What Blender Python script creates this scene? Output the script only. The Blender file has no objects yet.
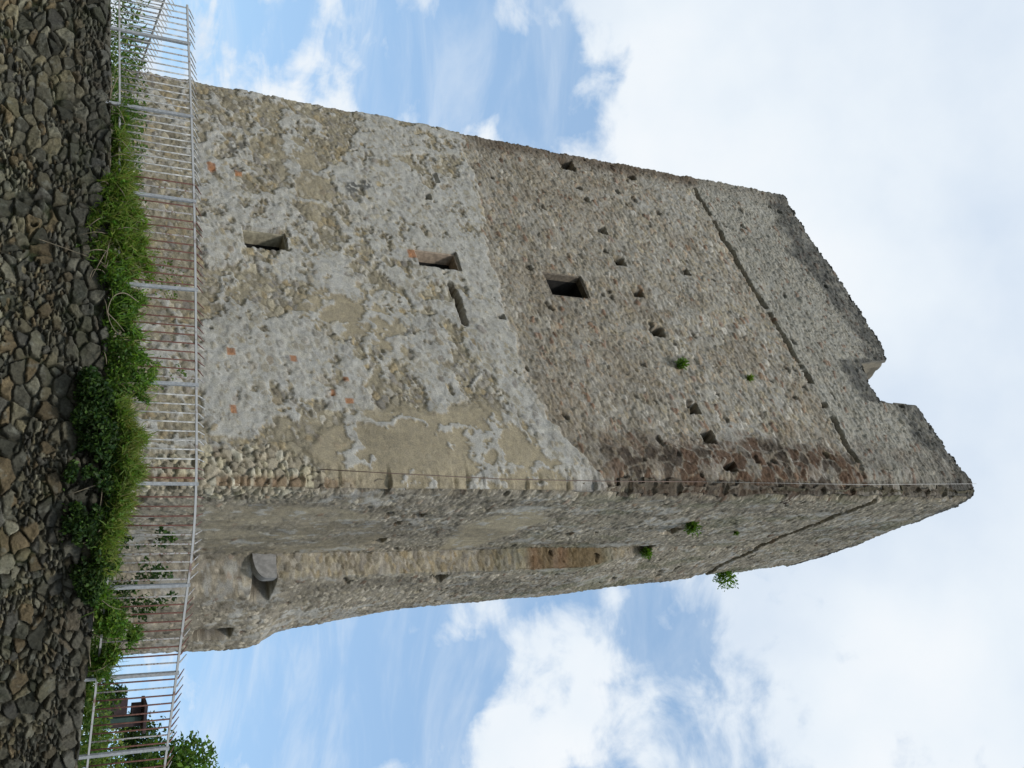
import bpy, math, random
import numpy as np
from mathutils import Matrix, Vector

random.seed(7)
RNG = np.random.default_rng(7)
scene = bpy.context.scene
col = scene.collection
PI = math.pi

# ------------------------------------------------------------------ camera
EYE = np.array([0.0, 0.0, 1.6])
FPX = 1035.0
_U = np.array([128.0, 1938.0, FPX]); _U /= np.linalg.norm(_U)     # world up seen from the camera
_F = np.array([0.0, 0.0, 1.0])
_Y = _F - (_F @ _U) * _U; _Y /= np.linalg.norm(_Y)
_X = -np.cross(_Y, _U)
CM = np.array([_X, _Y, _U])                                       # camera axes -> world
cam_data = bpy.data.cameras.new("camera")
cam_data.sensor_width = 36.0
cam_data.lens = 36.0 * FPX / 1024.0
cam_data.clip_start = 0.1
cam_data.clip_end = 6000
cam = bpy.data.objects.new("camera", cam_data)
col.objects.link(cam)
r_, u_, f_ = CM[:, 0], CM[:, 1], CM[:, 2]
cam.matrix_world = Matrix(((u_[0], -r_[0], -f_[0], EYE[0]),       # the camera was held on its side
                           (u_[1], -r_[1], -f_[1], EYE[1]),
                           (u_[2], -r_[2], -f_[2], EYE[2]),
                           (0, 0, 0, 1)))
scene.camera = cam

def ray(h, u):
    """direction of sight; h runs up the tower, u runs left to right"""
    d = CM @ np.array([u - 384.0, h - 512.0, FPX])
    return d / np.linalg.norm(d)

def at_height(h, u, z):
    d = ray(h, u); return EYE + d * ((z - EYE[2]) / d[2])

def at_dist(h, u, y):
    d = ray(h, u); return EYE + d * (y / d[1])

def project(P):
    c = (np.asarray(P) - EYE) @ CM
    return c[..., 1] / c[..., 2] * FPX + 512, c[..., 0] / c[..., 2] * FPX + 384

# ------------------------------------------------------------------ light
SUN_TO = np.array([-0.02, -0.77, 0.72]); SUN_TO /= np.linalg.norm(SUN_TO)
scene.view_settings.view_transform = 'Standard'
scene.view_settings.look = 'None'
scene.view_settings.exposure = 0.0
scene.view_settings.gamma = 1.0

sun_d = bpy.data.lights.new("sun", 'SUN')
sun_d.energy = 2.0
sun_d.angle = math.radians(7)
sun_d.color = (1.0, 0.97, 0.92)
sun = bpy.data.objects.new("sun", sun_d)
col.objects.link(sun)
sun.rotation_euler = Vector(-SUN_TO).to_track_quat('-Z', 'Y').to_euler()

world = bpy.data.worlds.new("World")
scene.world = world
world.use_nodes = True
NT = world.node_tree
NT.nodes.clear()

def N(tree, kind, **kw):
    n = tree.nodes.new(kind)
    for k, v in kw.items():
        if k == 'inp':
            for kk, vv in v.items():
                if isinstance(vv, bpy.types.NodeSocket):
                    tree.links.new(vv, n.inputs[kk])
                else:
                    n.inputs[kk].default_value = vv
        else:
            setattr(n, k, v)
    return n

def math_n(tree, op, a, b=None, clamp=False):
    n = tree.nodes.new('ShaderNodeMath'); n.operation = op; n.use_clamp = clamp
    for i, v in enumerate((a, b)):
        if v is None: continue
        if isinstance(v, bpy.types.NodeSocket): tree.links.new(v, n.inputs[i])
        else: n.inputs[i].default_value = v
    return n.outputs[0]

def mixc(tree, fac, a, b, mode='MIX'):
    n = tree.nodes.new('ShaderNodeMix'); n.data_type = 'RGBA'; n.blend_type = mode
    for i, v in ((0, fac), (6, a), (7, b)):
        if isinstance(v, bpy.types.NodeSocket): tree.links.new(v, n.inputs[i])
        else: n.inputs[i].default_value = v
    return n.outputs[2]

def ramp(tree, fac, stops):
    n = tree.nodes.new('ShaderNodeValToRGB')
    e = n.color_ramp.elements
    while len(e) < len(stops): e.new(0.5)
    for k, (p, c) in enumerate(stops):
        e[k].position = p; e[k].color = c if len(c) == 4 else (*c, 1)
    tree.links.new(fac, n.inputs[0])
    return n.outputs[0]

sky = N(NT, 'ShaderNodeTexSky', sky_type='NISHITA', sun_disc=False)
sky.sun_elevation = math.asin(SUN_TO[2])
sky.sun_rotation = math.atan2(SUN_TO[0], SUN_TO[1])
sky.air_density = 1.0; sky.dust_density = 1.0; sky.ozone_density = 1.3
tc = N(NT, 'ShaderNodeTexCoord')
gen = tc.outputs['Generated']
sep = N(NT, 'ShaderNodeSeparateXYZ', inp={0: gen})
zz = math_n(NT, 'ADD', math_n(NT, 'MAXIMUM', sep.outputs[2], 0.0), 0.22)
px = math_n(NT, 'DIVIDE', sep.outputs[0], zz)
py = math_n(NT, 'DIVIDE', sep.outputs[1], zz)
plane = N(NT, 'ShaderNodeCombineXYZ', inp={0: px, 1: py, 2: 0.0})
n1 = N(NT, 'ShaderNodeTexNoise', inp={'Vector': plane.outputs[0], 'Scale': 6.5, 'Detail': 10.0, 'Roughness': 0.57, 'Distortion': 0.5})
n2 = N(NT, 'ShaderNodeTexNoise', inp={'Vector': gen, 'Scale': 19.0, 'Detail': 9.0, 'Roughness': 0.57, 'Distortion': 0.4})
dens = math_n(NT, 'ADD', math_n(NT, 'MULTIPLY', n1.outputs[0], 0.50), math_n(NT, 'MULTIPLY', n2.outputs[0], 0.50))
# where the cloud cover is broken: (h, u, angular radius in degrees, amount)
def blob(h, u, rad, amt):
    d = ray(h, u)
    v = N(NT, 'ShaderNodeVectorMath', operation='DOT_PRODUCT')
    NT.links.new(gen, v.inputs[0]); v.inputs[1].default_value = tuple(d)
    c = math.cos(math.radians(rad))
    m = N(NT, 'ShaderNodeMapRange', interpolation_type='SMOOTHSTEP')
    NT.links.new(v.outputs['Value'], m.inputs[0])
    m.inputs[1].default_value = c; m.inputs[2].default_value = 1.0
    m.inputs[3].default_value = 0.0; m.inputs[4].default_value = amt
    return m.outputs[0]
BLOBS = [(425, 75, 5, -.13), (570, 90, 5, -.15), (500, 20, 6, -.10), (330, 30, 6, -.06), (350, 95, 4, .04), (230, 20, 6, -.04), (470, 30, 4, .06),
         (210, 720, 8, -.14), (300, 650, 6, -.11), (400, 650, 6, -.13), (330, 720, 6, -.05), (400, 740, 6, -.08), (480, 700, 5, -.05), (665, 640, 4, -.06), (770, 715, 5, -.08), (650, 740, 4, -.03), (980, 40, 12, .14), (560, 620, 4, -.06),
         (560, 690, 5, .07), (880, 640, 11, .07), (760, 80, 12, .14), (670, 60, 6, .08), (950, 300, 16, .18), (980, 620, 14, .10)]
for b in BLOBS:
    dens = math_n(NT, 'ADD', dens, blob(*b))
cover = N(NT, 'ShaderNodeMapRange', interpolation_type='SMOOTHSTEP')
NT.links.new(dens, cover.inputs[0])
cover.inputs[1].default_value = 0.355; cover.inputs[2].default_value = 0.575
n3 = N(NT, 'ShaderNodeTexNoise', inp={'Vector': gen, 'Scale': 4.0, 'Detail': 6.0, 'Roughness': 0.5})
cloud_col = ramp(NT, n3.outputs[0], [(0.32, (6.7, 7.7, 9.0)), (0.54, (8.3, 9.0, 9.7)), (0.72, (9.4, 9.7, 10.0))])
blue = mixc(NT, 1.0, sky.outputs[0], (1.5, 1.8, 1.95, 1), 'MULTIPLY')
blue = mixc(NT, 0.62, blue, (3.4, 5.4, 8.0, 1))
stretch = N(NT, 'ShaderNodeVectorMath', operation='MULTIPLY')
NT.links.new(plane.outputs[0], stretch.inputs[0]); stretch.inputs[1].default_value = (2.0, 4.2, 1.0)
n4 = N(NT, 'ShaderNodeTexNoise', inp={'Vector': stretch.outputs[0], 'Scale': 1.6, 'Detail': 8.0, 'Roughness': 0.6, 'Distortion': 0.6})
cir = N(NT, 'ShaderNodeMapRange', interpolation_type='SMOOTHSTEP')
NT.links.new(n4.outputs[0], cir.inputs[0])
cir.inputs[1].default_value = 0.42; cir.inputs[2].default_value = 0.72; cir.inputs[3].default_value = 0.08; cir.inputs[4].default_value = 0.42
skyc = mixc(NT, math_n(NT, 'MAXIMUM', cover.outputs[0], cir.outputs[0]), blue, cloud_col)
bg = N(NT, 'ShaderNodeBackground', inp={'Color': skyc, 'Strength': 0.1})
wo = N(NT, 'ShaderNodeOutputWorld')
NT.links.new(bg.outputs[0], wo.inputs[0])

# ------------------------------------------------------------------ numpy helpers
def hash2(ix, iy, s):
    ix = ix.astype(np.int64) & 0xffffffff; iy = iy.astype(np.int64) & 0xffffffff
    h = (ix * 374761393 + iy * 668265263 + s * 2147483647 + s * 97531) & 0xffffffff
    h = ((h ^ (h >> 13)) * 1274126177) & 0xffffffff
    h = ((h ^ (h >> 16)) * 2246822519) & 0xffffffff
    h = h ^ (h >> 15)
    return (h & 0xffffff).astype(np.float32) / np.float32(0xffffff)

def vnoise(x, y, s):
    x0 = np.floor(x); y0 = np.floor(y); fx = (x - x0); fy = (y - y0)
    fx = fx * fx * (3 - 2 * fx); fy = fy * fy * (3 - 2 * fy)
    a = hash2(x0, y0, s); b = hash2(x0 + 1, y0, s); c = hash2(x0, y0 + 1, s); d = hash2(x0 + 1, y0 + 1, s)
    return (a * (1 - fx) + b * fx) * (1 - fy) + (c * (1 - fx) + d * fx) * fy

def fbm(x, y, s, oct=4, rough=0.5):
    v = 0; amp = 1; tot = 0
    for o in range(oct):
        v = v + amp * vnoise(x * 2 ** o + 17.3 * o, y * 2 ** o - 9.1 * o, s + o); tot += amp; amp *= rough
    return v / tot                                                  # 0..1

def voronoi(x, y, s, wt=0.3, jit=0.9, R=1):
    """weighted cells: distance to own seed, gap to the next, three random numbers of the own cell, offset from seed"""
    ix = np.floor(x); iy = np.floor(y)
    f1 = np.full(x.shape, 9.0, np.float32); f2 = f1.copy()
    cx = np.zeros(x.shape); cy = np.zeros(x.shape); ox = np.zeros(x.shape); oy = np.zeros(x.shape)
    for dx in range(-R, R + 1):
        for dy in range(-R, R + 1):
            gx = ix + dx; gy = iy + dy
            sx = gx + 0.5 + jit * (hash2(gx, gy, s) - 0.5); sy = gy + 0.5 + jit * (hash2(gx, gy, s + 1) - 0.5)
            d = np.sqrt((x - sx) ** 2 + (y - sy) ** 2) - wt * hash2(gx, gy, s + 2)
            m = d < f1
            f2 = np.where(m, f1, np.minimum(f2, d)); f1 = np.where(m, d, f1)
            cx = np.where(m, gx, cx); cy = np.where(m, gy, cy)
            ox = np.where(m, x - sx, ox); oy = np.where(m, y - sy, oy)
    return f1, f2 - f1, hash2(cx, cy, s + 3), hash2(cx, cy, s + 4), hash2(cx, cy, s + 5), ox, oy

def sstep(a, b, x):
    t = np.clip((x - a) / (b - a), 0, 1); return t * t * (3 - 2 * t)

def poly_sdf(x, y, pts):
    """signed distance to a polygon, positive inside"""
    pts = np.asarray(pts, float); n = len(pts)
    d = np.full(x.shape, 1e9); inside = np.zeros(x.shape, bool)
    for i in range(n):
        ax, ay = pts[i]; bx, by = pts[(i + 1) % n]
        ex, ey = bx - ax, by - ay
        t = np.clip(((x - ax) * ex + (y - ay) * ey) / (ex * ex + ey * ey + 1e-12), 0, 1)
        d = np.minimum(d, np.hypot(x - ax - t * ex, y - ay - t * ey))
        c = (ay > y) != (by > y)
        xi = ax + (y - ay) * ex / (ey if abs(ey) > 1e-9 else 1e-9)
        inside ^= c & (x < xi)
    return np.where(inside, d, -d)

def line_dist(x, y, pts):
    pts = np.asarray(pts, float); d = np.full(x.shape, 1e9)
    for i in range(len(pts) - 1):
        ax, ay = pts[i]; bx, by = pts[i + 1]; ex, ey = bx - ax, by - ay
        t = np.clip(((x - ax) * ex + (y - ay) * ey) / (ex * ex + ey * ey + 1e-12), 0, 1)
        d = np.minimum(d, np.hypot(x - ax - t * ex, y - ay - t * ey))
    return d

def mesh_obj(name, V, Fq, mat, parent=None, colors=None, smooth=True, tris=None):
    me = bpy.data.meshes.new(name)
    V = np.asarray(V, np.float32); Fq = np.asarray(Fq, np.int32).reshape(-1, 4) if Fq is not None and len(Fq) else np.zeros((0, 4), np.int32)
    T = np.asarray(tris, np.int32).reshape(-1, 3) if tris is not None and len(tris) else np.zeros((0, 3), np.int32)
    me.vertices.add(len(V)); me.vertices.foreach_set('co', V.ravel())
    loops = np.concatenate([Fq.ravel(), T.ravel()])
    me.loops.add(len(loops)); me.loops.foreach_set('vertex_index', loops)
    me.polygons.add(len(Fq) + len(T))
    st = np.concatenate([np.arange(len(Fq)) * 4, len(Fq) * 4 + np.arange(len(T)) * 3]).astype(np.int32)
    me.polygons.foreach_set('loop_start', st)
    me.update(calc_edges=True)
    if colors is not None:
        a = me.color_attributes.new('Col', 'FLOAT_COLOR', 'POINT')
        c = np.ones((len(V), 4), np.float32); c[:, :3] = colors
        a.data.foreach_set('color', c.ravel())
    me.polygons.foreach_set('use_smooth', np.full(len(me.polygons), smooth))
    me.materials.append(mat)
    o = bpy.data.objects.new(name, me); col.objects.link(o)
    if parent: o.parent = parent
    return o

def tag(o, label=None, cat=None, group=None, kind=None):
    for k, v in (('label', label), ('category', cat), ('group', group), ('kind', kind)):
        if v: o[k] = v
    return o

def thing(name, label, cat, loc=(0, 0, 0), group=None):
    o = bpy.data.objects.new(name, None); col.objects.link(o); o.location = loc
    o.empty_display_size = 0.2
    return tag(o, label, cat, group)

def put(o, parent):
    """parent a mesh built in world coordinates under a thing at its own base"""
    o.parent = parent
    o.matrix_parent_inverse = Matrix.Translation(-Vector(parent.location))
    return o

# simple solids ------------------------------------------------------
class MB:
    def __init__(self): self.V = []; self.F = []
    def hexa(self, p):                      # 8 corners: bottom ring 0-3, top ring 4-7
        b = len(self.V); self.V += [tuple(q) for q in p]
        for f in ((3, 2, 1, 0), (4, 5, 6, 7), (0, 1, 5, 4), (1, 2, 6, 5), (2, 3, 7, 6), (3, 0, 4, 7)):
            self.F.append(tuple(b + k for k in f))
    def box(self, c, ax, ay, az, sx, sy, sz):
        c, ax, ay, az = (np.asarray(v, float) for v in (c, ax, ay, az))
        P = []
        for k in (-.5, .5):
            for (i, j) in ((-.5, -.5), (.5, -.5), (.5, .5), (-.5, .5)):
                P.append(c + ax * sx * i + ay * sy * j + az * sz * k)
        self.hexa(P)
    def tube(self, pts, rad, n=6):
        pts = [np.asarray(p, float) for p in pts]
        rad = rad if hasattr(rad, '__len__') else [rad] * len(pts)
        b = len(self.V)
        for i, p in enumerate(pts):
            t = pts[min(i + 1, len(pts) - 1)] - pts[max(i - 1, 0)]; t /= np.linalg.norm(t) + 1e-9
            a = np.array([0, 0, 1.0]) if abs(t[2]) < .9 else np.array([1.0, 0, 0])
            s = np.cross(t, a); s /= np.linalg.norm(s); w = np.cross(t, s)
            for k in range(n):
                an = 2 * PI * k / n
                self.V.append(tuple(p + rad[i] * (math.cos(an) * s + math.sin(an) * w)))
        for i in range(len(pts) - 1):
            for k in range(n):
                self.F.append((b + i * n + k, b + i * n + (k + 1) % n, b + (i + 1) * n + (k + 1) % n, b + (i + 1) * n + k))
        self.F.append(tuple(b + k for k in range(n))[::-1]); e = b + (len(pts) - 1) * n
        self.F.append(tuple(e + k for k in range(n)))
    def build(self, name, mat, parent=None, smooth=False, bevel=0):
        me = bpy.data.meshes.new(name); me.from_pydata(self.V, [], self.F); me.materials.append(mat)
        import bmesh
        bm = bmesh.new(); bm.from_mesh(me); bmesh.ops.recalc_face_normals(bm, faces=bm.faces)
        if bevel: bmesh.ops.bevel(bm, geom=list(bm.edges), offset=bevel, segments=2, affect='EDGES', profile=0.6)
        bm.to_mesh(me); bm.free()
        if smooth: me.polygons.foreach_set('use_smooth', [True] * len(me.polygons))
        o = bpy.data.objects.new(name, me); col.objects.link(o)
        if parent: put(o, parent)
        return o

# ------------------------------------------------------------------ materials
def new_mat(name):
    m = bpy.data.materials.new(name); m.use_nodes = True
    t = m.node_tree; b = t.nodes['Principled BSDF']
    return m, t, b

def stone_mat(name, fine=45.0, bump=0.35, rough=0.92, con=0.35):
    m, t, b = new_mat(name)
    att = N(t, 'ShaderNodeAttribute', attribute_name='Col')
    g = N(t, 'ShaderNodeNewGeometry')
    a = N(t, 'ShaderNodeTexNoise', inp={'Vector': g.outputs['Position'], 'Scale': fine, 'Detail': 5.0, 'Roughness': 0.65})
    k = ramp(t, a.outputs[0], [(0.28, (1 - con,) * 3), (0.72, (1 + con,) * 3)])
    c = mixc(t, 1.0, att.outputs[0], k, 'MULTIPLY')
    a2 = N(t, 'ShaderNodeTexNoise', inp={'Vector': g.outputs['Position'], 'Scale': 7.0, 'Detail': 4.0})
    k2 = ramp(t, a2.outputs[0], [(0.3, (0.86, 0.86, 0.88)), (0.7, (1.12, 1.10, 1.06))])
    c = mixc(t, 1.0, c, k2, 'MULTIPLY')
    t.links.new(c, b.inputs['Base Color'])
    b.inputs['Roughness'].default_value = rough
    b.inputs['Specular IOR Level'].default_value = 0.2
    bp = N(t, 'ShaderNodeBump', inp={'Height': a.outputs[0], 'Strength': bump, 'Distance': 0.03})
    t.links.new(bp.outputs[0], b.inputs['Normal'])
    return m

def plain_mat(name, colr, rough=0.8, var=0.2, scale=12.0, metal=0.0, bump=0.1, col2=None, thr=(0.4, 0.65)):
    m, t, b = new_mat(name)
    g = N(t, 'ShaderNodeNewGeometry')
    a = N(t, 'ShaderNodeTexNoise', inp={'Vector': g.outputs['Position'], 'Scale': scale, 'Detail': 5.0, 'Roughness': 0.6})
    c2 = col2 if col2 else tuple(min(1, x * (1 + var)) for x in colr)
    c1 = colr if col2 else tuple(x * (1 - var) for x in colr)
    c = ramp(t, a.outputs[0], [(thr[0], c1), (thr[1], c2)])
    t.links.new(c, b.inputs['Base Color'])
    b.inputs['Roughness'].default_value = rough; b.inputs['Metallic'].default_value = metal
    bp = N(t, 'ShaderNodeBump', inp={'Height': a.outputs[0], 'Strength': bump, 'Distance': 0.01})
    t.links.new(bp.outputs[0], b.inputs['Normal'])
    return m

def leaf_mat(name):
    m, t, b = new_mat(name)
    att = N(t, 'ShaderNodeAttribute', attribute_name='Col')
    t.links.new(att.outputs[0], b.inputs['Base Color'])
    b.inputs['Roughness'].default_value = 0.55
    b.inputs['Specular IOR Level'].default_value = 0.3
    tr = N(t, 'ShaderNodeBsdfTranslucent')
    k = mixc(t, 1.0, att.outputs[0], (1.3, 1.5, 0.6, 1), 'MULTIPLY')
    t.links.new(k, tr.inputs[0])
    mx = N(t, 'ShaderNodeMixShader', inp={0: 0.42, 1: b.outputs[0], 2: tr.outputs[0]})
    t.links.new(mx.outputs[0], t.nodes['Material Output'].inputs[0])
    return m

M_TOWER = stone_mat('rubble_masonry', 38.0, 0.5, 0.93, 0.30)
M_RET = stone_mat('field_stone', 30.0, 0.6, 0.9, 0.35)
M_DRESS = plain_mat('dressed_stone', (0.26, 0.25, 0.235), 0.85, 0.2, 9, bump=0.25)
M_DRESST = plain_mat('tan_dressed_stone', (0.38, 0.30, 0.225), 0.88, 0.25, 9, bump=0.3)
M_DRESSD = plain_mat('brown_dressed_stone', (0.17, 0.14, 0.105), 0.9, 0.3, 14, bump=0.5)
M_DRESSO = plain_mat('olive_dressed_stone', (0.34, 0.305, 0.22), 0.9, 0.3, 10, bump=0.4)
M_DARK = plain_mat('interior_shade', (0.02, 0.018, 0.016), 0.95, 0.3, 6)  # near-black colour stands in for the shade indoors
M_PAINT = plain_mat('weathered_pale_paint', (0.30, 0.31, 0.315), 0.6, 0.18, 25, bump=0.15)
M_RAIL = plain_mat('pale_paint_with_rust_spots', (0.40, 0.40, 0.39), 0.65, 0.2, 5, bump=0.2, col2=(0.20, 0.13, 0.10), thr=(0.56, 0.66))
M_BARP = plain_mat('grey_white_paint', (0.44, 0.43, 0.40), 0.6, 0.35, 14, bump=0.15)
M_RUST = plain_mat('rust', (0.11, 0.045, 0.032), 0.85, 0.35, 22, bump=0.3, col2=(0.18, 0.085, 0.06))
M_RPAINT = plain_mat('peeling_paint_and_rust', (0.36, 0.35, 0.33), 0.75, 0.3, 30, bump=0.3, col2=(0.16, 0.08, 0.05), thr=(0.5, 0.62))
M_LEAF = leaf_mat('leaf')
M_BARK = plain_mat('bark', (0.10, 0.08, 0.06), 0.9, 0.35, 18, bump=0.6)
M_TWIG = plain_mat('dry_stem', (0.22, 0.18, 0.12), 0.85, 0.3, 20)
M_WIRE = plain_mat('brown_cable', (0.16, 0.10, 0.07), 0.6, 0.2, 8)
M_WIREP = plain_mat('pale_cable', (0.45, 0.42, 0.38), 0.6, 0.2, 8)
M_WOOD = plain_mat('dark_brown_board', (0.035, 0.020, 0.020), 0.8, 0.35, 10, bump=0.3)
M_GREENP = plain_mat('dark_green_board', (0.02, 0.05, 0.04), 0.7, 0.25, 10)
M_ASPH = plain_mat('asphalt', (0.05, 0.05, 0.05), 0.9, 0.3, 30, bump=0.5)
M_EARTH = plain_mat('earth_and_grass', (0.07, 0.075, 0.035), 0.95, 0.4, 3, bump=0.5, col2=(0.11, 0.09, 0.06))

# ------------------------------------------------------------------ retaining wall line
Z_TOP = 3.33                                                       # top of the retaining wall
CTRL = np.array([(-15.5, 22.5), (-10, 19.6), (-5.8, 17.5), (-2.5, 15.85), (0.16, 14.8), (1.58, 14.34), (2.4, 14.28), (3.15, 14.46), (5.4, 15.1), (9, 16.2), (13, 17.5)])
def catmull(P, n=60):
    out = []
    for i in range(1, len(P) - 2):
        p0, p1, p2, p3 = P[i - 1:i + 3]
        for k in range(n):
            t = k / n
            out.append(0.5 * (2 * p1 + (p2 - p0) * t + (2 * p0 - 5 * p1 + 4 * p2 - p3) * t * t + (3 * p1 - p0 - 3 * p2 + p3) * t ** 3))
    out.append(P[-2]); return np.array(out)
LINE = catmull(CTRL)
ARC = np.concatenate([[0], np.cumsum(np.hypot(*np.diff(LINE, axis=0).T))])
def line_at(a, out=0.0):
    """point on the fence line at arc length a, pushed outwards (to the street) by out"""
    a = np.asarray(a, float)
    x = np.interp(a, ARC, LINE[:, 0]); y = np.interp(a, ARC, LINE[:, 1])
    e = 0.15
    tx = np.interp(a + e, ARC, LINE[:, 0]) - np.interp(a - e, ARC, LINE[:, 0])
    ty = np.interp(a + e, ARC, LINE[:, 1]) - np.interp(a - e, ARC, LINE[:, 1])
    l = np.hypot(tx, ty); nx, ny = ty / l, -tx / l
    return x + nx * out, y + ny * out, nx, ny
_au = np.linspace(1.0, ARC[-1] - 1.0, 900)
_x, _y, _, _ = line_at(_au)
_hu, _uu = project(np.stack([_x, _y, np.full_like(_x, Z_TOP)], -1))
def arc_of_u(u): return float(np.interp(u, _uu, _au)) if np.all(np.diff(_uu) > 0) else float(_au[np.argmin(abs(_uu - u))])
A_LO, A_HI = arc_of_u(-110), arc_of_u(880)

# ------------------------------------------------------------------ ground, terrace
ground = MB()
ground.V = [(-1500, -1500, 0), (1500, -1500, 0), (1500, 1500, 0), (-1500, 1500, 0)]; ground.F = [(0, 1, 2, 3)]
tag(ground.build('ground', M_EARTH), kind='structure')
road = MB(); road.V = [(-60, -9, .004), (60, -9, .004), (60, 12.2, .004), (-60, 12.2, .004)]; road.F = [(0, 1, 2, 3)]
tag(road.build('road', M_ASPH), kind='structure')
aa = np.linspace(ARC[1], ARC[-2], 90)
tx, ty, _, _ = line_at(aa, -0.42)
TV = [(x, y, Z_TOP - 0.06) for x, y in zip(tx, ty)] + [(x * 2.6, 75.0, Z_TOP - 0.06) for x in tx]
TF = [(i, i + 1, i + 91, i + 90) for i in range(89)]
ter = MB(); ter.V = TV; ter.F = TF
tag(ter.build('terrace', M_EARTH), kind='structure')

# ------------------------------------------------------------------ retaining wall (rubble, one height field)
def build_retaining():
    st = 0.0135
    a = np.concatenate([np.arange(1.0, A_LO, .04), np.arange(A_LO, A_HI, st), np.arange(A_HI, ARC[-1] - .5, .04)]); z = np.concatenate([np.arange(-0.05, 1.3, 0.04), np.arange(1.3, Z_TOP + 1e-6, st)])
    z[-1] = Z_TOP
    A, Z = np.meshgrid(a, z)
    wx = A + 0.10 * (fbm(A * 3.1, Z * 3.1, 11) - .5) + 0.03 * (fbm(A * 11, Z * 11, 15) - .5)
    wz = Z + 0.10 * (fbm(A * 3.1, Z * 3.1, 21) - .5) + 0.03 * (fbm(A * 11, Z * 11, 25) - .5)
    VL = voronoi(wx / 0.235, wz / 0.155 + 0.13 * np.sin(wx * 0.9), 31, wt=0.55, jit=1.0, R=2)
    VM = voronoi(wx / 0.15, wz / 0.085, 41, wt=0.45, jit=1.0, R=2)
    VS = voronoi(wx / 0.085, wz / 0.052, 47, wt=0.4, jit=1.0)
    sel = fbm(A * 1.9, Z * 2.8, 61, 4, .6) + 0.30 * (VL[4] - .5)
    band = .06 * np.sin(Z * 7.3 + .6 * np.sin(A * .7))              # rough courses: bands of small packing stones
    small = sel + band > 0.70; mid = (sel + band > 0.56) & ~small
    pk = lambda i, kl, km, ks: np.where(small, VS[i] * ks, np.where(mid, VM[i] * km, VL[i] * kl))
    G = pk(1, 1, .7, .45); r1 = pk(2, 1, 1, 1); r2 = pk(3, 1, 1, 1); r3 = pk(4, 1, 1, 1); ox = pk(5, 1, .7, .4); oy = pk(6, 1, .7, .4)
    chip = .06 * (fbm(A * 14, Z * 14, 65, 4, .65) - .5)
    dome = sstep(0.005, 0.21, G + chip)
    mlev = .06 + .75 * (fbm(A * 2.6, Z * 3.4, 67, 5, .65) - .5)       # earth and old mortar in the joints
    hs = dome * (.55 + .6 * r1) + (ox * (r2 - .5) + oy * (r3 - .5)) * 1.5 * dome
    joint = np.maximum(sstep(.12, -.04, hs - mlev), .9 * sstep(.12, .01, G))
    disp = -.09 + .105 * np.maximum(hs, mlev)
    disp += 0.05 * (fbm(A * 11, Z * 11, 71, 5, .65) - .5) * (0.3 + dome)
    disp += 0.05 * (fbm(A * .5, Z * .7, 81) - .5)
    edge = sstep(Z_TOP - 0.05, Z_TOP, Z); disp -= edge * 0.02
    X, Y, nx, ny = line_at(A, 0.10)
    V = np.stack([X + nx * disp, Y + ny * disp, Z], -1)
    # stone colours: mostly dark grey and grey brown, some buff, rusty and pale ones; the top courses are darker with lichen
    pal = np.array([(.066, .063, .052), (.088, .082, .064), (.108, .097, .070), (.150, .130, .088), (.078, .074, .066), (.120, .092, .058), (.180, .168, .132), (.054, .053, .043)])
    idx = (r2 * 0.999 * len(pal)).astype(int)
    C = 1.12 * pal[idx] * (0.6 + 0.8 * r3 ** 1.5)[..., None]
    up = sstep(2.45, 3.15, Z + 0.35 * (fbm(A * 1.2, Z * 1.2, 91) - .5))[..., None]
    grey = C.mean(-1, keepdims=True) * np.array([1.05, 1.02, 0.88])
    C = C * (1 - .6 * up) + up * .6 * np.minimum(grey, .08)
    low = (1 - sstep(1.9, 2.5, Z + .2 * (r1 - .5)))[..., None]
    C = C * (1 + 0.35 * low)
    mort = np.array([.040, .038, .029]) * (.6 + .8 * fbm(A * 10, Z * 10, 93, 4))[..., None]
    C = C * (1 - joint[..., None]) + mort * joint[..., None]
    lich = sstep(.60, .74, fbm(A * 8, Z * 8, 101, 5, .62))[..., None]
    C = C * (1 - .45 * lich) + .45 * lich * np.array([.20, .20, .18]) * (0.6 + .4 * (1 - up))
    moss = (sstep(.56, .7, fbm(A * 2, Z * 3, 111, 5, .6)) * (0.3 + joint * .7))[..., None]
    C = C * (1 - .5 * moss) + .5 * moss * np.array([.04, .055, .018])
    C = C * np.array([.97, .97, .88])
    C *= (.72 + .56 * fbm(A * 16, Z * 16, 121, 4, .65))[..., None]
    nz, na = A.shape
    V = V.reshape(-1, 3); C = C.reshape(-1, 3)
    I = np.arange(nz * na).reshape(nz, na)
    Fq = np.stack([I[:-1, :-1], I[:-1, 1:], I[1:, 1:], I[1:, :-1]], -1).reshape(-1, 4)
    # wall top and its back
    X2, Y2, _, _ = line_at(a, -0.45)
    top2 = np.stack([X2, Y2, np.full_like(X2, Z_TOP - 0.01)], -1); bot2 = np.stack([X2, Y2, np.full_like(X2, 0.0)], -1)
    b = len(V); V = np.concatenate([V, top2, bot2]); C = np.concatenate([C, np.tile((.09, .09, .08), (2 * na, 1))])
    k = np.arange(na - 1); lastrow = I[-1]
    Fq = np.concatenate([Fq, np.stack([lastrow[:-1], lastrow[1:], b + k + 1, b + k], -1), np.stack([b + k, b + k + 1, b + na + k + 1, b + na + k], -1)])
    o = mesh_obj('retaining_wall', V, Fq, M_RET, colors=C)
    tag(o, 'dark rubble stone retaining wall with weeds hanging over its top', 'wall')
build_retaining()

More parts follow.
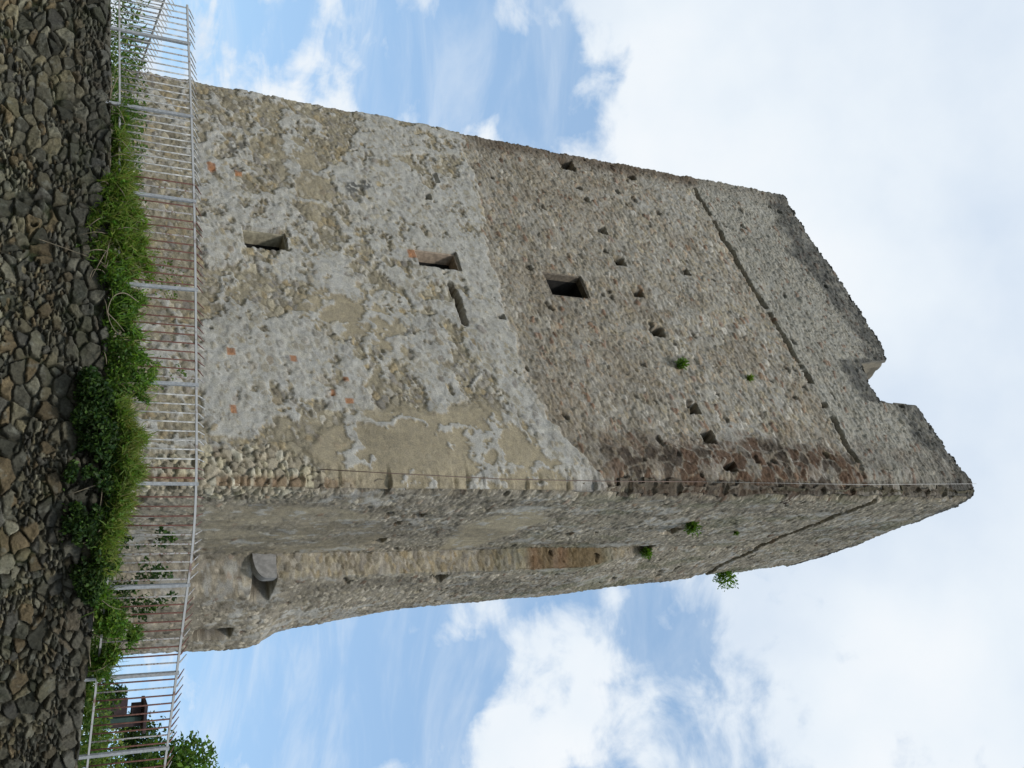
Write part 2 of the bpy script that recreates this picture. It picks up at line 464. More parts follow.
# ------------------------------------------------------------------ the tower
CD = 18.2                                                          # distance to the near corner
_d = ray(205, 487); C0 = EYE + _d * (CD / _d[1]); C0[2] = 0
DL = np.array([-0.731, 0.682, 0]); DL /= np.linalg.norm(DL)        # along the front, away from the corner
DR = np.array([0.421, 0.907, 0]); DR /= np.linalg.norm(DR)         # along the flank, away from the corner
NF = np.array([-DL[1], DL[0], 0]); NF = NF if NF[1] < 0 else -NF   # front normal
NS = np.array([DR[1], -DR[0], 0]); NS = NS if NS[0] > 0 else -NS   # flank normal

def on_plane(h, u, dvec, nvec, off=0.0):
    d = ray(h, u); P0 = C0 + nvec * off
    t = ((P0 - EYE) @ nvec) / (d @ nvec)
    P = EYE + d * t
    return float((P - P0) @ dvec), float(P[2])
def fr(h, u):
    t, z = on_plane(h, u, DL, NF); return (-t, z)                  # front: t runs negative away from the corner
def sd(h, u, off=0.0):
    t, z = on_plane(h, u, DR, NS, off); return (t, z)
W_FRONT = -fr(490, 137)[0]
S_SIDE = sd(782, 567)[0]
Z0 = 2.9
print('front width', W_FRONT, 'flank', S_SIDE, 'corner', C0, 'top', fr(975, 490))

# roofline in (t, z)
ROOF_F = [(783, 195), (800, 222), (814, 244), (836, 276), (855, 303), (872, 330), (884, 350), (886, 359)]
ROOF_G = [(862, 363), (869, 383), (880, 402)]
ROOF_H = [(916, 404.5), (930, 426), (942, 442), (960, 466), (974, 486)]
roof = []
roof.append((-W_FRONT - 1.0, fr(783, 195)[1]))
for p in ROOF_F: roof.append(fr(*p))
tg = roof[-1][0]
for i, p in enumerate(ROOF_G):
    t, z = fr(*p); roof.append((max(t, tg + 0.03 * (i + 1)), z))
tg = roof[-1][0]
for i, p in enumerate(ROOF_H):
    t, z = fr(*p); roof.append((max(t, tg + 0.03 * (i + 1)), z))
zc = roof[-1][1]
roof.append((0.0, zc - .02))
for p in ((958, 505), (930, 516), (900, 528), (870, 540), (845, 549), (820, 558)):
    t, z = sd(*p); roof.append((t, z))
roof.append((S_SIDE - .3, sd(795, 565)[1])); roof.append((S_SIDE + .6, sd(775, 567)[1])); roof.append((S_SIDE + 2, sd(775, 567)[1]))
roof = np.array(roof)
roof = roof[np.argsort(roof[:, 0], kind='stable')]
print('roof', roof.round(2).tolist())

# how far the flank stands out at its far end, read off the right-hand outline
def far_off(h, u):
    E = C0 + DR * S_SIDE
    lo, hi = -1.0, 3.0
    d = ray(h, u)
    for _ in range(40):
        m = (lo + hi) / 2
        P = E + NS * m
        z = EYE[2] + d[2] / math.hypot(d[0], d[1]) * math.hypot(P[0], P[1])
        uu = project(np.array([P[0], P[1], z]))[1]
        if uu < u: lo = m
        else: hi = m
    return z, m
OUT = [far_off(*p) for p in ((130, 657), (200, 653), (240, 651), (256, 647), (264, 641), (275, 634), (290, 630), (305, 627.5), (336, 621), (400, 611), (440, 604.5), (499, 601), (534, 598), (585, 591), (634, 585), (702, 577.5), (780, 567))]
OUT.sort(); OUT = np.array(OUT)
print('far offsets', OUT.round(2).tolist())
S1 = sd(420, 551)[0]                                               # where the projecting part of the flank starts
Z_CB = sd(273, 556, 0.0)[1]                                        # corbel level
print('S1', S1, 'corbel z', Z_CB)
P_STEP = 0.50

WIN = []     # (t0, t1, z0, z1, depth, kind)
def win_f(h0, h1, u0, u1, depth):
    pts = [fr(h0, u0), fr(h0, u1), fr(h1, u0), fr(h1, u1)]
    t0, t1 = np.mean([pts[0][0], pts[2][0]]), np.mean([pts[1][0], pts[3][0]])
    return (t0, t1, np.mean([pts[0][1], pts[1][1]]), np.mean([pts[2][1], pts[3][1]]), depth)
SLIT_LOW = win_f(244, 284, 234, 250, .34)
SLIT_UP = win_f(418, 455, 254, 269, .32)
SQUARE = win_f(549, 583, 276, 296, .20)
WIN = [SLIT_LOW, SLIT_UP, SQUARE]
print('windows', np.round(WIN, 2).tolist())

def build_tower():
    tw = thing('stone_tower', 'tall ruined medieval stone tower with a notch in its broken top', 'tower', tuple(C0))
    ds = 0.027
    tf = np.arange(-W_FRONT, 0.0, ds); tsd = np.arange(0.0, S_SIDE, 0.034)
    # denser columns at the step of the flank
    tsd = np.sort(np.concatenate([tsd, S1 + np.linspace(-.02, .02, 19)]))
    back1 = np.arange(S_SIDE + .1, S_SIDE + 9.5, 0.3); back2 = np.arange(-W_FRONT - 6.0, -W_FRONT - .05, 0.3)
    T = np.concatenate([back2, tf, tsd, [S_SIDE], back1])
    zmax = roof[:, 1].max()
    Zr = np.arange(Z0, zmax + ds, ds)
    # base position and normal of each column: front, flank, and the two sides nobody sees
    EL = C0 + DL * W_FRONT; ER = C0 + DR * S_SIDE
    B1 = np.array([ER[0] - 4.5, ER[1] + 5.5, 0]); B2 = EL + DR * 5.0
    P = np.zeros((len(T), 3)); Nn = np.zeros((len(T), 3))
    for i, t in enumerate(T):
        if t < -W_FRONT:
            k = (-W_FRONT - t) / 6.0; P[i] = EL + (B2 - EL) * k; Nn[i] = (-DR)[[1, 0, 2]] * [1, -1, 0]; Nn[i] = np.array([-NS[0], -NS[1], 0])
        elif t < 0: P[i] = C0 - DL * t; Nn[i] = NF
        elif t <= S_SIDE: P[i] = C0 + DR * t; Nn[i] = NS
        else:
            k = (t - S_SIDE) / 9.5; P[i] = ER + (B2 - ER) * k; n = np.array([(B2 - ER)[1], -(B2 - ER)[0], 0]); n /= np.linalg.norm(n); Nn[i] = n if n[1] > 0 else -n
    # rounded corners
    def round_at(tc, rad, na, nb):
        for i, t in enumerate(T):
            if abs(t - tc) < rad:
                w = (t - tc + rad) / (2 * rad); w = w * w * (3 - 2 * w)
                n = na * (1 - w) + nb * w; n /= np.linalg.norm(n); Nn[i] = n
                P[i] = P[i] - n * 0.12 * (1 - abs(t - tc) / rad) ** 2
    round_at(0, .16, NF, NS)
    round_at(-W_FRONT, .15, -NS, NF)
    round_at(S_SIDE, .12, NS, Nn[-1])
    A, Z = np.meshgrid(T, Zr)
    front = A < 0; side = ~front
    ztop = np.interp(T, roof[:, 0], roof[:, 1])
    ztop = ztop + 0.22 * (fbm(T * 2.2, T * 0 + 3.3, 201, 5, .6) - .5) + 0.10 * (hash2(np.floor(T * 5), np.zeros_like(T), 203) - .5)
    # ---------------- zones, all given on the wall itself in (t, z)
    w1 = 0.75 * (fbm(A * 1.3, Z * 1.3, 301, 6, .65) - .5) + 0.20 * (fbm(A * 6, Z * 6, 307, 4, .6) - .5)
    w2 = 0.75 * (fbm(A * 1.3, Z * 1.3, 311, 6, .65) - .5) + 0.20 * (fbm(A * 6, Z * 6, 317, 4, .6) - .5)
    AX, ZX = A + w1, Z + w2
    def zone(pts, soft=.12, wall='f', warp=1.0):
        q = [fr(*p) if wall == 'f' else sd(*p) for p in pts]
        m = sstep(-soft, soft, poly_sdf(A + w1 * warp, Z + w2 * warp, q))
        return np.where(front if wall == 'f' else side, m, 0)
    upper = zone([(450, 100), (464, 150), (478, 200), (490, 255), (500, 300), (512, 340), (527, 382), (550, 420), (580, 455), (612, 487), (625, 520), (1000, 560), (1000, 300), (760, 60)], .05, warp=.75)
    top = zone([(697, 180), (697, 195), (740, 266), (790, 350), (858, 462), (880, 500), (1010, 560), (1000, 300), (800, 150)], .05, warp=.08)
    lime = np.zeros_like(A)
    for pts, amt in (([(370, 110), (462, 135), (480, 200), (492, 260), (505, 310), (470, 330), (420, 310), (380, 270), (345, 240), (335, 170)], .85),
                ([(470, 300), (505, 310), (535, 385), (565, 430), (612, 486), (600, 498), (560, 470), (520, 425), (490, 380), (455, 350)], .95),
                ([(200, 195), (240, 205), (250, 260), (215, 280), (198, 270)], .9),
                ([(240, 255), (330, 255), (400, 300), (370, 310), (300, 285), (245, 275)], .75),
                ([(200, 318), (340, 320), (365, 360), (372, 410), (330, 425), (280, 400), (250, 440), (200, 430)], .8),
                ([(372, 345), (430, 330), (470, 350), (480, 400), (430, 420), (375, 390)], .7),
                ([(285, 110), (310, 120), (300, 190), (262, 250), (255, 220), (280, 170)], .8),
                ([(420, 300), (470, 330), (480, 350), (420, 360), (392, 330)], .6),
                ([(200, 150), (235, 160), (240, 200), (200, 200)], .55),
                ([(490, 395), (525, 420), (530, 445), (500, 420)], .8), ([(472, 440), (500, 452), (505, 465), (470, 455)], .7)):
        lime = np.maximum(lime, amt * zone(pts, .16))
    ridg = 1 - abs(2 * fbm(A * .9 + 3, Z * .9, 331, 6, .6) - 1)
    lime = np.maximum(lime, np.where(front, (1 - upper) * .85 * sstep(.87, .95, ridg), 0))
    # the lime skin has broken edges: it is there or it is not
    lf = .55 * fbm(A * .95 + w1, Z * 1.25 + w2, 335, 6, .62) + .45 * fbm(A * 3.1, Z * 3.6, 337, 5, .62)
    lskin = sstep(-.012, .018, lf - .5 + .32 * (lime - .58))
    lime = np.where(front, (1 - upper) * lskin * (.25 + .75 * np.clip(lime * 1.6 + .45, 0, 1)), .8 * sstep(.56, .60, .5 * fbm(A * 1.4, Z * .8, 347, 5, .62) + .5 * fbm(A * 5, Z * 4, 349, 4, .6)))
    wash = np.where(front, upper * sstep(.57, .64, .6 * fbm(A * .7, Z * 1.1, 338, 5, .6) + .4 * fbm(A * 4, Z * 5, 339, 4, .6)), 0)
    rough = sstep(-.02, .03, .5 * fbm(A * 1.5, Z * 1.9, 343, 5, .6) + .5 * fbm(A * 5, Z * 5, 344, 4, .6) - .5)
    plast = np.zeros_like(A)
    for pts, amt in (([(308, 258), (362, 284), (396, 325), (402, 356), (345, 335), (306, 322)], 1.15), ([(325, 430), (370, 412), (475, 408), (535, 435), (585, 494), (350, 496), (312, 460)], 1.1),
                     ([(275, 140), (300, 140), (335, 190), (320, 230), (300, 200)], .6), ([(372, 130), (410, 150), (400, 200), (375, 190)], .5)):
        plast = np.maximum(plast, amt * zone(pts, .14))
    for pts, amt in (([(200, 505), (300, 503), (380, 512), (385, 549), (200, 552)], .9), ([(455, 530), (535, 505), (548, 520), (470, 548), (440, 549)], 1.0)):
        plast = np.maximum(plast, amt * zone(pts, .14, 's', .5))
    plast = np.where(front, np.clip(plast - .40 * lime, 0, 1), plast * np.where(Z > sd(440, 530)[1], 1, .45 + .55 * sstep(.42, .52, fbm(A * 2.4 + w1, Z * 1.6, 346, 5, .65))))
    cob = np.maximum(zone([(150, 448), (210, 447), (265, 440), (290, 447), (312, 470), (345, 482), (372, 502), (150, 515)], .12), np.where(side, sstep(.95, .35, A + w1 * .6) * sstep(fr(350, 487)[1], fr(280, 487)[1], Z + w2), 0))
    quoin = np.where(front, sstep(-1.95, -1.15, A + 1.6 * w1 - .5 * (fbm(A * 2, Z * 2, 333, 3) - .5)), sstep(.50, .15, A + .5 * w1)) * sstep(fr(575, 495)[1], fr(650, 495)[1], Z + w2)
    ledgeside = np.where(front, sstep(-W_FRONT + .95, -W_FRONT + .30, A + .8 * w1), 0) * sstep(fr(445, 130)[1], fr(500, 140)[1], Z + w2) * (1 - .6 * top)
    strip = np.where(side, sstep(.5, .05, abs(A - S1)), 0)
    # ---------------- flank: the part that stands out beyond S1, carried on a corbel
    pe = np.interp(Z, OUT[:, 0], OUT[:, 1])
    zf0, zf1 = sd(560, 552)[1], sd(655, 552)[1]
    step = P_STEP * (1 - sstep(zf0, zf1, Z))
    frac = np.clip((A - S1 + .02) / .04, 0, 1)
    proj = frac * (step + (pe - step) * np.clip((A - S1) / (S_SIDE - S1), 0, 1) ** .8)
    proj = np.where(Z < Z_CB, (step + (pe - step) * np.clip((A - S1) / (S_SIDE - S1), 0, 1) ** .8) * sstep(S1 - .05, S1 + .62, A), proj)
    proj = np.where(side & (A <= S_SIDE), proj, 0)
    AU = A + np.where(side, proj, 0)
    jamb = np.where(side & (Z > Z_CB), sstep(.022, .018, abs(A - S1)), 0) * sstep(0, .15, step)
    # ---------------- stones
    el = np.where(front & (upper > .5) | side & (Z > 8.5), 1.0, 0.0)
    wx = AU + .07 * (fbm(A * 5, Z * 5, 341) - .5) + .03 * (fbm(A * 17, Z * 17, 345) - .5)
    wz = Z + .07 * (fbm(A * 5, Z * 5, 351) - .5) + .03 * (fbm(A * 17, Z * 17, 355) - .5)
    big = fbm(AU * .8, Z * .8, 365, 4, .6)
    _, gA, a1, a2, a3, oxa, oya = voronoi(wx / .21, wz / .135, 361, .5)
    _, gB, b1, b2, b3, oxb, oyb = voronoi(wx / .21, wz / .088, 371, .5)
    _, gC, c1, c2, c3, oxc, oyc = voronoi(wx / .12, wz / .070, 377, .4)
    fine = (big + .30 * (a3 - .5) > .62) & (cob < .5)
    pick = lambda p, q, r: np.where(fine, r, np.where(el > .5, q, p))
    g, r1, r2, r3, ox, oy = (pick(*v) for v in ((gA, gB, gC * .8), (a1, b1, c1), (a2, b2, c2), (a3, b3, c3), (oxa, oxb, oxc), (oya, oyb, oyc)))
    # quoin blocks, long and short work
    qz = Z / .33 + .1 * w2; row = np.floor(qz); qd = np.minimum(qz - row, row + 1 - qz)
    dome = sstep(.01, .30, g)
    # mortar stands in the joints and is smeared over part of the stones
    level = .40 + .48 * lime + .75 * plast - .10 * upper + .2 * wash - .12 * rough * (1 - upper) - .75 * cob - np.where(side, -.10, 0) - .22 * top
    mlev = level + 1.25 * (fbm(AU * 2.6, Z * 3.6, 379, 5, .6) - .5) + .4 * (big - .5)
    hs = dome * (.45 + .75 * r1) + (ox * (r2 - .5) + oy * (r3 - .5)) * 1.3 * dome
    expo = sstep(-.02, .22, hs - mlev)
    rel = .034 + .040 * cob + .008 * upper + np.where(side, -.008, 0)
    disp = rel * (np.maximum(hs, mlev * .8 + .05) - .5) * (1 - .55 * plast)
    disp += (.05 + .03 * upper) * (fbm(AU * 3.4, Z * 3.4, 381, 5, .6) - .5) * (1 - .6 * plast)
    disp += .10 * (fbm(AU * .6, Z * .6, 391, 3) - .5)
    disp += .024 * (fbm(AU * 13, Z * 15, 395, 3, .6) - .5) * (1 - .45 * plast - .35 * lime)
    disp += np.where(front, .028 * lime + .03 * plast * sstep(0, .4, plast) + .04 * (1 - upper), 0)
    disp += .012 * lime * (fbm(AU * 6, Z * 9, 399, 4, .6) - .3)
    # missing face stones: small pits
    pit = ((a1 > .975) & (a2 > .5)) * sstep(.06, .25, gA) * np.where(front, .35 + .65 * upper, .9) * (1 - plast) * (1 - cob)
    disp -= pit * .07
    # worn corner below the top
    disp -= quoin * np.where(front, sstep(-.8, -.2, A), 1) * (.10 * fbm(A * 2.5, Z * 2.5, 401, 4) + .05)
    er = sstep(.30, .72, .6 * fbm(A * .8 + 1, Z * 1.5, 403, 5, .65) + .4 * hash2(row, row * 0, 405)) + .25 * fbm(A * 3, Z * 4, 407, 4)
    disp -= np.exp(-(A / (.20 + .16 * hash2(row, row * 0, 409))) ** 2) * .24 * er * (1 - .55 * cob)
    # upper wall sits back a little above the offset course
    zl_f = np.array([fr(697, 195), fr(740, 266), fr(790, 350), fr(858, 462)]); kk = np.polyfit(zl_f[:, 0], zl_f[:, 1], 1)
    zl_s = np.array([sd(850, 509), sd(800, 529), sd(736, 554)]); ks = np.polyfit(zl_s[:, 0], zl_s[:, 1], 1)
    zl = np.where(front, np.polyval(kk, A), np.polyval(ks, A)) + .16 * (fbm(A * 1.9, A * 0 + 5, 411, 5, .65) - .5) + .07 * (hash2(np.floor(A * 2.7), A * 0, 413) - .5)
    lw = .035 + .10 * fbm(A * 2.6, A * 0 + 9, 415, 4)
    inrange = np.where(front, sstep(-W_FRONT + .35, -W_FRONT + .9, A) * sstep(-.75, -1.3, A), sstep(.35, .6, A)) 
    gap = sstep(.29, .35, fbm(A * 2.6, A * 0 + 2, 421, 4))
    groove = inrange * gap * sstep(lw * .5 + .03, lw * .5, abs(Z - zl))
    disp -= groove * .32
    disp += .035 * sstep(-.02, .04, Z - zl) * sstep(.6, .1, Z - zl)
    # putlog holes and scars
    def hole(h, u, sh, su, depth, wall='f'):
        f = fr if wall == 'f' else sd
        t, z = f(h, u); t0, z0 = f(h - sh / 2, u); t1, z1 = f(h + sh / 2, u); ta, _ = f(h, u - su / 2); tb, _ = f(h, u + su / 2)
        hw = abs(tb - ta) / 2; hh = abs(z1 - z0) / 2
        m = sstep(1.12, .9, np.maximum(abs(A - t + .05 * w1) / hw, abs(Z - z + .05 * w2) / hh) + .25 * (fbm(A * 9, Z * 9, 431) - .5))
        return (depth if depth == 1.0 else depth * 1.7) * m * (front if wall == 'f' else side)
    for hspec in ((602, 229.5, 8, 7, .35), (619, 261, 9, 8, .35), (685.5, 271.5, 6, 6, .3), (637, 294, 9, 6, .25), (657, 331, 12, 9, .4), (693.5, 408, 10, 10, .45), (708.5, 436, 11, 12, .5), 
                  (567, 164, 12, 9, .35), (578, 187, 6, 4, .2), (586, 199, 5, 5, .15), (631, 177, 6, 5, .2), (452, 265, 7, 7, .3), (500, 319, 6, 5, .15), (730, 465, 13, 8, .25), 
                  (801, 494, 9, 8, .3), (557, 494, 12, 6, .25), (455, 497, 8, 5, .2), (427, 198, 4, 5, .12), (435, 180, 4, 9, .08),
                  (210, 330, 3, 3, .1), (201, 217, 6, 4, .12)):
        disp -= hole(*hspec)
    for hspec in ((418, 515, 12, 4, .35, 's'), (380, 541, 8, 4, .3, 's'), (398, 523, 6, 4, .2, 's'), (436, 555, 12, 5, .2, 's'), (432, 583, 16, 5, .25, 's'), (585, 580, 22, 4, .3, 's'), (633, 583, 6, 3, .3, 's'),
                  (672, 530, 12, 5, .25, 's'), (640, 547, 20, 4, .2, 's'), (705, 570, 30, 5, .25, 's')):
        disp -= hole(*hspec)
    scar = np.where(front, sstep(.10, .06, line_dist(A + .1 * w1, Z + .1 * w2, [fr(449, 286), fr(456, 300), fr(463, 325)]) + .05 * (fbm(A * 8, Z * 8, 441) - .5)), 0)
    disp -= .5 * scar * np.clip(.6 + fbm(A * 7, Z * 7, 443, 4), 0, 1.3)
    # window recesses
    winm = np.zeros_like(A)
    for (t0, t1, z0, z1, dep) in WIN:
        m = ((A > t0 - .03) & (A < t1 + .03) & (Z > z0 - .03) & (Z < z1 + .03) & front)
        winm = np.maximum(winm, m); disp = np.where(m, -1.3, disp)
    # slit in the flank
    shaft = np.where(side, sstep(S1 + .22, S1 + .30, A) * sstep(S1 + .75, S1 + .62, A) * sstep(Z_CB - .45, Z_CB - .36, Z) * sstep(Z_CB - .02, Z_CB - .06, Z), 0)
    disp -= shaft * .7
    st_, sz_ = sd(212, 621, 1.0)
    slt = np.where(side, sstep(1.1, .9, np.maximum(abs(A - st_) / .22, abs(Z - sz_) / .40)), 0)
    disp -= slt * .8
    # ---------------- albedo
    def L(c): return np.array(c)
    tan = L((.335, .285, .195)); palt = np.array([(.37, .325, .235), (.30, .26, .18), (.23, .20, .145), (.35, .315, .255), (.27, .245, .205), (.35, .28, .17), (.42, .385, .315)])
    palu = np.array([(.34, .302, .232), (.40, .365, .295), (.28, .247, .193), (.39, .315, .228), (.48, .445, .38), (.32, .295, .243), (.37, .315, .222)])
    pals = np.array([(.34, .295, .215), (.255, .22, .16), (.43, .38, .295), (.32, .28, .22), (.48, .42, .325), (.19, .165, .125)])
    it = (r2 * .999 * 7).astype(int); is_ = (r2 * .999 * 6).astype(int)
    Cl = palt[it]; Cu = palu[it]; Cs = pals[is_]
    C = np.where(front[..., None], Cl * (1 - upper[..., None]) + Cu * upper[..., None], Cs)
    C = C * np.where(front & (upper < .5), .76 + .46 * r3, .66 + .62 * r3)[..., None]
    mort = np.where(front[..., None], L((.305, .265, .185)) * (1 - upper[..., None]) + L((.355, .33, .28)) * upper[..., None], L((.285, .25, .19)))
    mort = mort * (.80 + .4 * fbm(AU * 5, Z * 7, 455, 5, .65))[..., None]
    ex = expo[..., None]
    tc = np.where(front, (1 - upper) * (1 - lime), 0)[..., None] * rough[..., None]
    mort = mort * (1 - tc * .20)
    C = mort * (1 - ex) + C * ex
    wa = (wash * .55 * (1 - .4 * expo))[..., None]; C = C * (1 - wa) + wa * L((.40, .385, .345))
    joint = (1 - sstep(.02, .16, g))[..., None] * np.clip(.25 + cob * .75 + sstep(.25, -.1, mlev) * .5, 0, 1)[..., None]
    C = C * (1 - .45 * joint)
    tanp = tan * (.85 + .35 * fbm(A * 1.6, Z * 1.6, 461, 5, .6))[..., None]
    tanp = np.where(side[..., None], tanp * np.where(Z > sd(440, 530)[1], 1.12, .95)[..., None], tanp)
    pm = plast[..., None]; C = C * (1 - .85 * pm) + tanp * .85 * pm
    topc = L((.345, .333, .288)) * (.78 + .44 * fbm(AU * 6, Z * 9, 465, 5, .7))[..., None]
    tm = top[..., None]; C = C * (1 - .65 * tm) + topc * .65 * tm
    lm = (lime * (.80 + .20 * sstep(.40, .58, fbm(A * 5, Z * 5, 471, 5, .65))) * (1 - .50 * expo) * (1 - .62 * (r3 > .58) * sstep(.05, .2, g) * sstep(.40, .52, fbm(A * 2.2, Z * 2.2, 473, 4, .6))))[..., None]
    limec = L((.45, .438, .40)) * (.86 + .28 * fbm(A * 8, Z * 8, 475, 4))[..., None]
    C = C * (1 - .85 * lm) + limec * .85 * lm
    cm = cob[..., None]; cobc = np.array([(.44, .39, .27), (.38, .33, .24), (.30, .26, .19), (.47, .43, .33)])[(r2 * 3.999).astype(int)] * (.85 + .3 * r3)[..., None]
    cobc = cobc * (1 - .6 * joint)
    C = C * (1 - cm) + cobc * cm
    qlow = np.where(front, sstep(-.30, -.2, A), 0) * sstep(fr(375, 492)[1], fr(330, 492)[1], Z)
    qlow = (qlow * (hash2(row, row * 0, 483) > .25) * sstep(.05, .12, qd))[..., None]
    C = C * (1 - .7 * qlow) + .7 * qlow * L((.21, .135, .075))
    # browner weathering in the upper wall and along its edges
    br = (np.where(front, .8 * upper * (1 - top), .25) * sstep(.50, .68, fbm(A * .9, Z * .9, 491, 5, .6)))[..., None]
    C = C * (1 - .42 * br) + .42 * br * L((.215, .165, .108))
    lowbr = (upper * sstep(fr(690, 300)[1], fr(520, 300)[1], Z + 1.2 * w2 + .12 * A) * (.6 + .4 * fbm(A * .7, Z * .7, 493, 4)))[..., None]
    C = C * (1 - .32 * lowbr) + .32 * lowbr * L((.205, .165, .112))
    red = (np.where(front, (r1 > .96) * (.15 + .6 * upper), (r1 > .97) * .5) * expo)[..., None]
    C = C * (1 - .7 * red) + .7 * red * L((.24, .115, .062))
    _, gq, k1, k2_, k3, _, _ = voronoi(A / .42 + .5 * w1, Z / .36 + .5 * w2, 499, .4)
    qc = quoin * np.where(k1 > .22, .35 + .65 * sstep(.02, .12, gq), .45) * (.35 + .65 * sstep(.38, .44, fbm(A * 1.6, Z * 5, 495, 5, .65))) * np.where(front, 1, .8) * (1 - .6 * top)
    qc = qc[..., None]
    qcol = np.where((k2_ > .5)[..., None], L((.105, .060, .036)), L((.060, .044, .032))) * (.7 + .6 * fbm(A * 9, Z * 9, 498, 4))[..., None]
    C = C * (1 - .92 * qc) + qcol * .92 * qc
    lc = ledgeside[..., None]; C = C * (1 - .75 * lc) + lc * .75 * L((.12, .088, .062)) * (.6 + .8 * fbm(A * 7, Z * 7, 496, 4))[..., None]
    # the brown stones of the strip on the flank
    stm = np.where(side, (A > S1 - .06) & (A < S1 + .06), 0) * sstep(sd(500, 560)[1], sd(512, 560)[1], Z) * sstep(sd(585, 560)[1], sd(572, 560)[1], Z)
    C = C * (1 - .8 * stm[..., None]) + .8 * stm[..., None] * L((.19, .105, .058))
    stt = np.where(side, sstep(.16, .03, abs(A - S1)), 0) * (Z > Z_CB) * (1 - stm) * sstep(zf1, zf0, Z)
    C = C * (1 - .7 * stt[..., None]) + .7 * stt[..., None] * (palt[it] * (.85 + .3 * r3[..., None]))
    # single bricks
    for (h, u, sh, su, wl) in ((232, 412, 6, 8, 'f'), (230, 355, 8, 7, 'f'), (292, 362, 7, 6, 'f'), (345, 382.5, 5, 4, 'f'), (332, 395, 5, 7, 'f'), (349, 403, 8, 5, 'f'), (211, 170, 8, 8, 'f'), (238, 176, 7, 5, 'f'), (411, 256, 8, 8, 'f')):
        mk = (hole(h, u, sh, su, 1.0, wl))[..., None]; C = C * (1 - .85 * mk) + .85 * mk * L((.33, .145, .06)) * (.8 + .4 * r3[..., None])
    # black lichen under the broken top
    lz = ztop[None, :] - Z
    li = np.where(front, sstep(1.05, .15, lz + 2.2 * (fbm(A * .8, Z * .8, 501, 5, .6) - .5)), sstep(.2, -.1, lz + 1.2 * (fbm(A * .8, Z * .8, 503, 5, .6) - .5)))
    li = np.maximum(li, .9 * zone([(800, 230), (830, 260), (866, 318), (872, 342), (845, 318), (810, 270), (785, 252)], .2))
    li = np.maximum(li, .7 * zone([(790, 200), (800, 225), (795, 245), (775, 225)], .2))
    li = np.maximum(li, .8 * zone([(905, 410), (950, 455), (955, 470), (915, 440)], .2))
    li = (np.clip(li * 1.6, 0, 1) * (.55 + .45 * sstep(.34, .52, fbm(A * 4, Z * 4, 507, 5, .65))))[..., None]
    C = C * (1 - .80 * li) + .80 * li * L((.075, .075, .070))
    for pts, amt in (([(345, 185), (348, 198), (373, 190), (370, 182)], .8), ([(225, 148), (230, 158), (248, 146), (243, 142)], .7)):
        mk = (zone(pts, .06, warp=.3) * amt * (fbm(A * 12, Z * 12, 509) > .42))[..., None]; C = C * (1 - mk) + mk * L((.06, .06, .055))
    # damp streaks on the flank
    da = (np.where(side, sstep(.5, .66, fbm(A * 2.2, Z * .45, 511, 5, .6)), .35 * sstep(.55, .7, fbm(A * 1.7, Z * .35, 513, 5, .6))))[..., None]
    C = C * (1 - .26 * da)
    gr = (np.where(side, sstep(.55, .7, fbm(A * 2, Z * .8, 517, 4)) * sstep(12, 15, Z), 0))[..., None]
    C = C * (1 - .35 * gr) + .35 * gr * L((.10, .115, .05))
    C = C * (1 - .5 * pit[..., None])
    deep = sstep(-.10, -.22, disp - .05)[..., None]; C = C * (1 - .6 * deep) + .6 * deep * L((.075, .06, .045))  # soil, plus shade painted into the deep holes
    C = np.where(winm[..., None] > 0, L((.05, .042, .034)), C)  # shade of the window recesses painted into the wall colour
    C = C * TOWER_GAIN
    # ---------------- assemble
    off = (disp + proj)[..., None]
    V = P[None] + Nn[None] * off
    V = V - DR[None, None, :] * (jamb * (disp * 1.2 + .05 * (fbm(AU * 6, Z * 6, 531, 4, .6) - .5)))[..., None]
    # the step of the flank leaves a face towards the corner
    clamped = Z >= ztop[None, :]
    V[..., 2] = np.where(clamped, ztop[None, :], Z)
    nz, nt = A.shape
    I = np.arange(nz * nt).reshape(nz, nt)
    quad = np.stack([I[:-1, :-1], I[:-1, 1:], I[1:, 1:], I[1:, :-1]], -1).reshape(-1, 4)
    cf = clamped.ravel(); keep = ~(cf[quad].all(1)); quad = quad[keep]
    wrap = np.stack([I[:-1, -1], I[:-1, 0], I[1:, 0], I[1:, -1]], -1); quad = np.concatenate([quad, wrap])
    V = V.reshape(-1, 3); C = C.reshape(-1, 3)
    # wall thickness: a top and an inner face
    last = I[-1]
    outer = V[last]; cen = (C0 + EL + ER + B2) / 4
    TH = .9; inn = P - Nn * TH; mit = TH / math.tan(.5 * math.acos(float(DL @ DR)))
    for i, t in enumerate(T):
        if -W_FRONT <= t < 0: inn[i] = C0 + DL * np.clip(-t, mit, W_FRONT - TH * 1.6) - NF * TH
        elif 0 <= t <= S_SIDE: inn[i] = C0 + DR * np.clip(t, mit, S_SIDE - TH * 1.6) - NS * TH
        elif t < 0: inn[i] = P[i] + (cen - P[i]) * .2 - (cen - P[i])[2]
    inn[:, 2] = ztop + .06 * (hash2(np.floor(T * 6), T * 0, 521) - .5)
    inb = inn.copy(); inb[:, 2] = 17.0
    k = np.arange(nt); k2 = (k + 1) % nt
    prev = last
    for jrow in range(1, 11):
        f = jrow / 10
        row_ = outer * (1 - f) + inn * f
        if jrow < 10:
            bump = .16 * (fbm(T * 4, T * 0 + jrow * .42, 541, 4, .65) - .5) + .07 * (hash2(np.floor(T * 5 + .5 * (jrow % 2)), np.full(nt, jrow // 2), 543) - .5)
            row_ = row_ + np.stack([bump * .6, bump * .4, bump], -1)
        b = len(V); V = np.concatenate([V, row_])
        rc = np.array((.20, .175, .13)) * (.55 + .9 * hash2(np.floor(T * 5), np.full(nt, jrow // 2), 545))[:, None]
        C = np.concatenate([C, rc])
        quad = np.concatenate([quad, np.stack([prev[k], prev[k2], b + k2, b + k], -1)])
